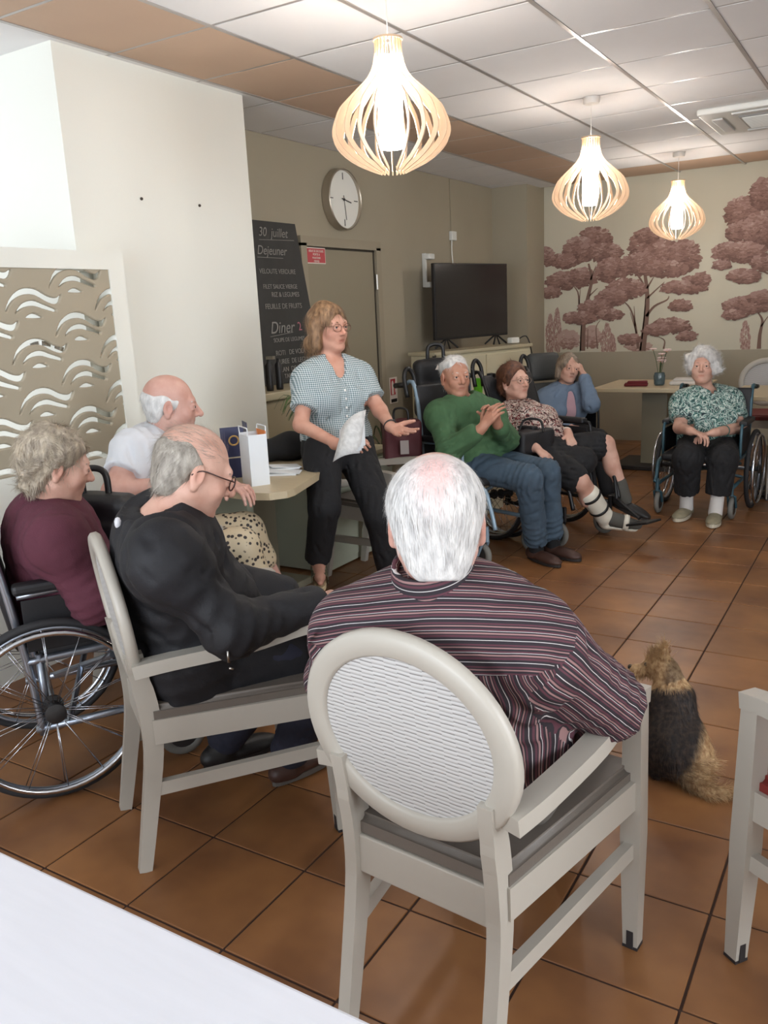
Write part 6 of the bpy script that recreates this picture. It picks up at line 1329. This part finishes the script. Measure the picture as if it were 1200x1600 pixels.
# ------------------------------------------------------------------ the dog
class DogSD(SD):
    # the same modelling ops with every radius scaled to the dog's size
    def cone(s, a, b, ra, rb=None, k=.02, op='u'): return SD.cone(s, a, b, ra*.84, None if rb is None else rb*.84, k, op)
    def ell(s, c, r, M=None, k=.02, op='u'): return SD.ell(s, c, np.array(r)*.84, M, k, op)
def build_dog():
    g = onz(1057, 1207); base = V3(g[0], g[1], 0); t = thing('small_dog', 'small black and tan terrier sitting on the tiles, seen from behind', 'dog', tuple(base))
    F_ = unit(V3(-.45, .89, 0)); X_ = V3(F_[1], -F_[0], 0)           # dog faces away, a little to the left; X_ is its right
    DS = .84; D = lambda x, y, z: base+(X_*x+F_*y+Z3*z)*DS
    M = np.stack([X_, F_, Z3], 1); sd = DogSD()
    # sitting trunk: broad rump on the floor, back rising to the shoulders
    sd.ell(D(0, -.02, .095), (.112, .105, .098), M, .03).cone(D(0, 0, .13), D(0, .10, .24), .098, .078, .05).ell(D(0, .11, .23), (.084, .07, .085), M, .04).cone(D(0, .11, .27), D(-.01, .135, .335), .062, .050, .03)
    for q in (-1, 1):
        sd.ell(D(q*.085, .03, .065), (.045, .085, .062), M, .03)                                   # thigh, knee forward and up
        sd.cone(D(q*.092, .07, .05), D(q*.085, -.035, .022), .026, .018, .02)                       # shank back to the hock
        sd.cone(D(q*.085, -.03, .018), D(q*.092, .085, .016), .017, .018, .012); sd.ell(D(q*.093, .10, .016), (.02, .028, .016), M, .01)
        sd.cone(D(q*.05, .16, .22), D(q*.048, .175, .10), .034, .022, .02); sd.cone(D(q*.048, .175, .10), D(q*.046, .165, .02), .021, .018, .01); sd.ell(D(q*.046, .182, .016), (.021, .03, .016), M, .01)
    hd = D(-.035, .175, .355); hf = unit(-X_*.92+F_*.30+Z3*.02); hM = fr3(hf); H = lambda x, y, z: hd+hM@V3(x, y, z)*DS
    sd.ell(H(0, -.005, .008), (.054, .060, .052), hM, .02).cone(H(0, .035, -.012), H(0, .088, -.020), .030, .019, .02).ell(H(0, .06, -.026), (.024, .035, .018), hM, .02)
    for q in (-1, 1):
        sd.cone(H(q*.034, -.012, .04), H(q*.040, -.020, .092), .018, .006, .012); sd.ell(H(q*.038, -.004, .068), (.008, .006, .022), hM, .006, 's')
    sd.cone(D(.02, -.115, .03), D(.07, -.165, .022), .026, .022, .03).cone(D(.07, -.165, .022), D(.125, -.165, .024), .022, .014, .02)   # tail lying on the floor
    sd.disp(wob(81, 60, .003)); P, Q = sd.mesh(.005); P = relax(P, Q, 1)
    X = (P-base)@M/DS; xh = (P-hd)@hM/DS
    nz_ = wob(88, 26, .35)(*P.T)
    dark = np.clip((.075-X[:, 0]+(X[:, 2]-.16)*.45)*22+nz_, 0, 1)*np.clip((.318-X[:, 2])*60+nz_, 0, 1)*np.clip((X[:, 2]-.03+(-X[:, 0])*.6)*30, 0, 1)
    dark = np.where(np.linalg.norm(xh, axis=1) < .105, np.clip((-xh[:, 1]-.012)*26+nz_*.4, 0, .62), dark)
    dark = np.where((X[:, 1] < -.10) & (X[:, 2] < .06), np.clip(.75-X[:, 0]*6+nz_, 0, .85), dark)
    m = bpy.data.materials.new('terrier_coat'); m.use_nodes = True; N = m.node_tree.nodes; L = m.node_tree.links; b = N['Principled BSDF']; a = N.new('ShaderNodeAttribute'); a.attribute_name = 'dark'; nz = N.new('ShaderNodeTexNoise'); nz.inputs['Scale'].default_value = 70; tc = N.new('ShaderNodeTexCoord'); L.new(tc.outputs['Object'], nz.inputs[0])
    r = N.new('ShaderNodeValToRGB'); r.color_ramp.elements[0].color = (*S(150, 112, 72), 1); r.color_ramp.elements[1].color = (*S(204, 172, 128), 1); r.color_ramp.elements[0].position = .35; r.color_ramp.elements[1].position = .65; L.new(nz.outputs[0], r.inputs[0]); x = N.new('ShaderNodeMix'); x.data_type = 'RGBA'; L.new(a.outputs['Fac'], x.inputs[0]); L.new(r.outputs[0], x.inputs[6]); r2 = N.new('ShaderNodeValToRGB'); r2.color_ramp.elements[0].color = (*S(32, 26, 24), 1); r2.color_ramp.elements[1].color = (*S(72, 56, 46), 1); r2.color_ramp.elements[0].position = .4; r2.color_ramp.elements[1].position = .75; L.new(nz.outputs[0], r2.inputs[0]); L.new(r2.outputs[0], x.inputs[7]); L.new(x.outputs[2], b.inputs['Base Color']); b.inputs['Roughness'].default_value = .7
    link('body', qmesh('body', P-base, Q, {'dark': dark}), m, t)
    def flow(q, n): return -Z3[None]*1.0-F_[None]*.6+(q-base)*V3(1, 1, 0)*1.5
    V, F = strands(P, Q, 15000, flow, .030, 4, .0014, .30, .12, 3, .22, base)
    # strands take the coat colour of the nearest surface point
    st = 8; roots = V.reshape(-1, st, 3)[:, 0]+base; cell = {}
    from mathutils.kdtree import KDTree
    kd = KDTree(len(P)); [kd.insert(Vector(p), i) for i, p in enumerate(P)]; kd.balance(); dk = np.array([dark[kd.find(Vector(p))[1]] for p in roots]); o = link('fur', qmesh('fur', V, F, {'dark': np.repeat(dk, st)}), m, t); tag(o, kind='stuff')
    tl = (P-D(.07, -.15, .025)); near = lambda c: (np.linalg.norm(c-D(.075, -.15, .025), axis=1) < .09).astype(float)
    V, F = strands(P, Q, 1500, lambda q, n: X_[None]*1.0-F_[None]*.5+0*q, .06, 6, .0016, .35, .1, 3, .35, base, mask=near); roots = V.reshape(-1, 8, 3)[:, 0]+base; dk = np.array([dark[kd.find(Vector(p))[1]] for p in roots])*.8; o = link('tail_fur', qmesh('tail_fur', V, F, {'dark': np.repeat(dk, 8)}), m, t); tag(o, kind='stuff')
    V, F = strands(P, Q, 900, lambda q, n: Z3[None]*1.0+hM[:, 1][None]*.2+0*q, .045, 7, .0014, .5, .02, 3, .3, base, mask=lambda c: (np.linalg.norm(c-H(0, .0, .045), axis=1) < .045).astype(float)); o = link('head_tuft', qmesh('head_tuft', V, F, {'dark': np.zeros(len(V))}), m, t); tag(o, kind='stuff')
    for nm, c, r_ in (('nose', H(0, .106, -.016), .0095), ('eye', H(.024, .045, .014), .007), ('eye', H(-.024, .045, .014), .007)):
        b_ = MB().ball(c-base, r_, 10); b_.build(nm, M_black, t, True)
build_dog()

# ------------------------------------------------------------------ loose things among the people
def rucksack(label, loc, f, h=.34, emblem=False):
    t = thing('rucksack', label, 'bag', tuple(loc)); M = fr3(f); s_ = SD().box((0, 0, 0), (.14, .07, h/2), M, .04, .02).box(M@V3(0, .06, -h*.15), (.11, .03, h*.24), M, .02, .02).disp(wob(91, 40, .004)); P, Q = s_.mesh(.008); link('bag_body', qmesh('bag_body', P, Q), M_vinyl, t)
    MB().tube(curve([M@V3(-.05, 0, h/2-.01), M@V3(-.045, 0, h/2+.07), M@V3(0, 0, h/2+.09), M@V3(.045, 0, h/2+.07), M@V3(.05, 0, h/2-.01)]), .012, 8).build('carry_loop', M_black, t, True)
    if emblem: MB().prism([(-.016, -.012), (.016, -.012), (0, .018)], .002, M@V3(0, .074, h*.36), M[:, 0]*-1, M[:, 2]).build('emblem', M_swhite, t)
    return t
rucksack('black rucksack hanging between the woman in maroon and the man in the polo shirt', at(156, 816, 2.98), (.3, -.95, 0), .21)
rucksack('black rucksack with a white triangle on the wheelchair behind the man in green', at(682, 606, 5.28), (.6, -.8, 0), .36, True)
hb = thing('shopping_bag', 'dark red shopping bag beside the wheelchair of the man in green', 'bag', tuple(at(628, 690, 4.98)))
s_ = SD().box((0, 0, 0), (.11, .07, .13), fr3((.6, -.8, 0)), .02, .01).disp(wob(93, 40, .004)); P_, Q_ = s_.mesh(.008); link('bag_body', qmesh('bag_body', P_, Q_), mat('dark_red_fabric', S(74, 26, 32), .7, bump=.2), hb); MB().tube(curve([V3(-.05, 0, .12), V3(-.04, 0, .19), V3(.04, 0, .19), V3(.05, 0, .12)]), .007, 6).build('handle', M_black, hb, True); MB().box((.06, -.075, -.02), (.05, .004, .08), fr3((.6, -.8, 0))).build('label_patch', mat('patch_grey', S(150, 140, 136), .6), hb)
th = thing('steel_flask', 'black flask with a steel band behind the woman with the leg brace', 'flask', tuple(at(768, 612, 5.6)))
o = MB().lathe([(.035, -.13), (.038, -.12), (.038, .06), (.03, .08), (.03, .12), (.002, .125)], 18).build('flask_body', M_black, th); smooth_angle(o); MB().lathe([(.0385, .03), (.0385, .055)], 18, None, False).build('steel_band', M_steel, th)
ws = thing('black_shoe', 'toe of a black shoe cut off by the right edge', 'shoe', tuple(onz(1192, 778)))
s_ = SD().ell((0, 0, .035), (.045, .10, .035)).ell((0, -.06, .05), (.042, .07, .05)).cut((0, 0, .012), (0, 0, -1)); P_, Q_ = s_.mesh(.007); o = link('upper', qmesh('upper', P_, Q_), M_shoeb, ws, (.06, 0, 0), (0, 0, 1.9)); MB().prism([(.046*math.sin(t_), -.02+.135*math.cos(t_)) for t_ in np.linspace(0, 6.283, 20, endpoint=False)][::-1], .014, (0, 0, 0), V3(1, 0, 0), V3(0, 1, 0)).build('sole', M_soled, ws, False, (.06, 0, 0), (0, 0, 1.9))
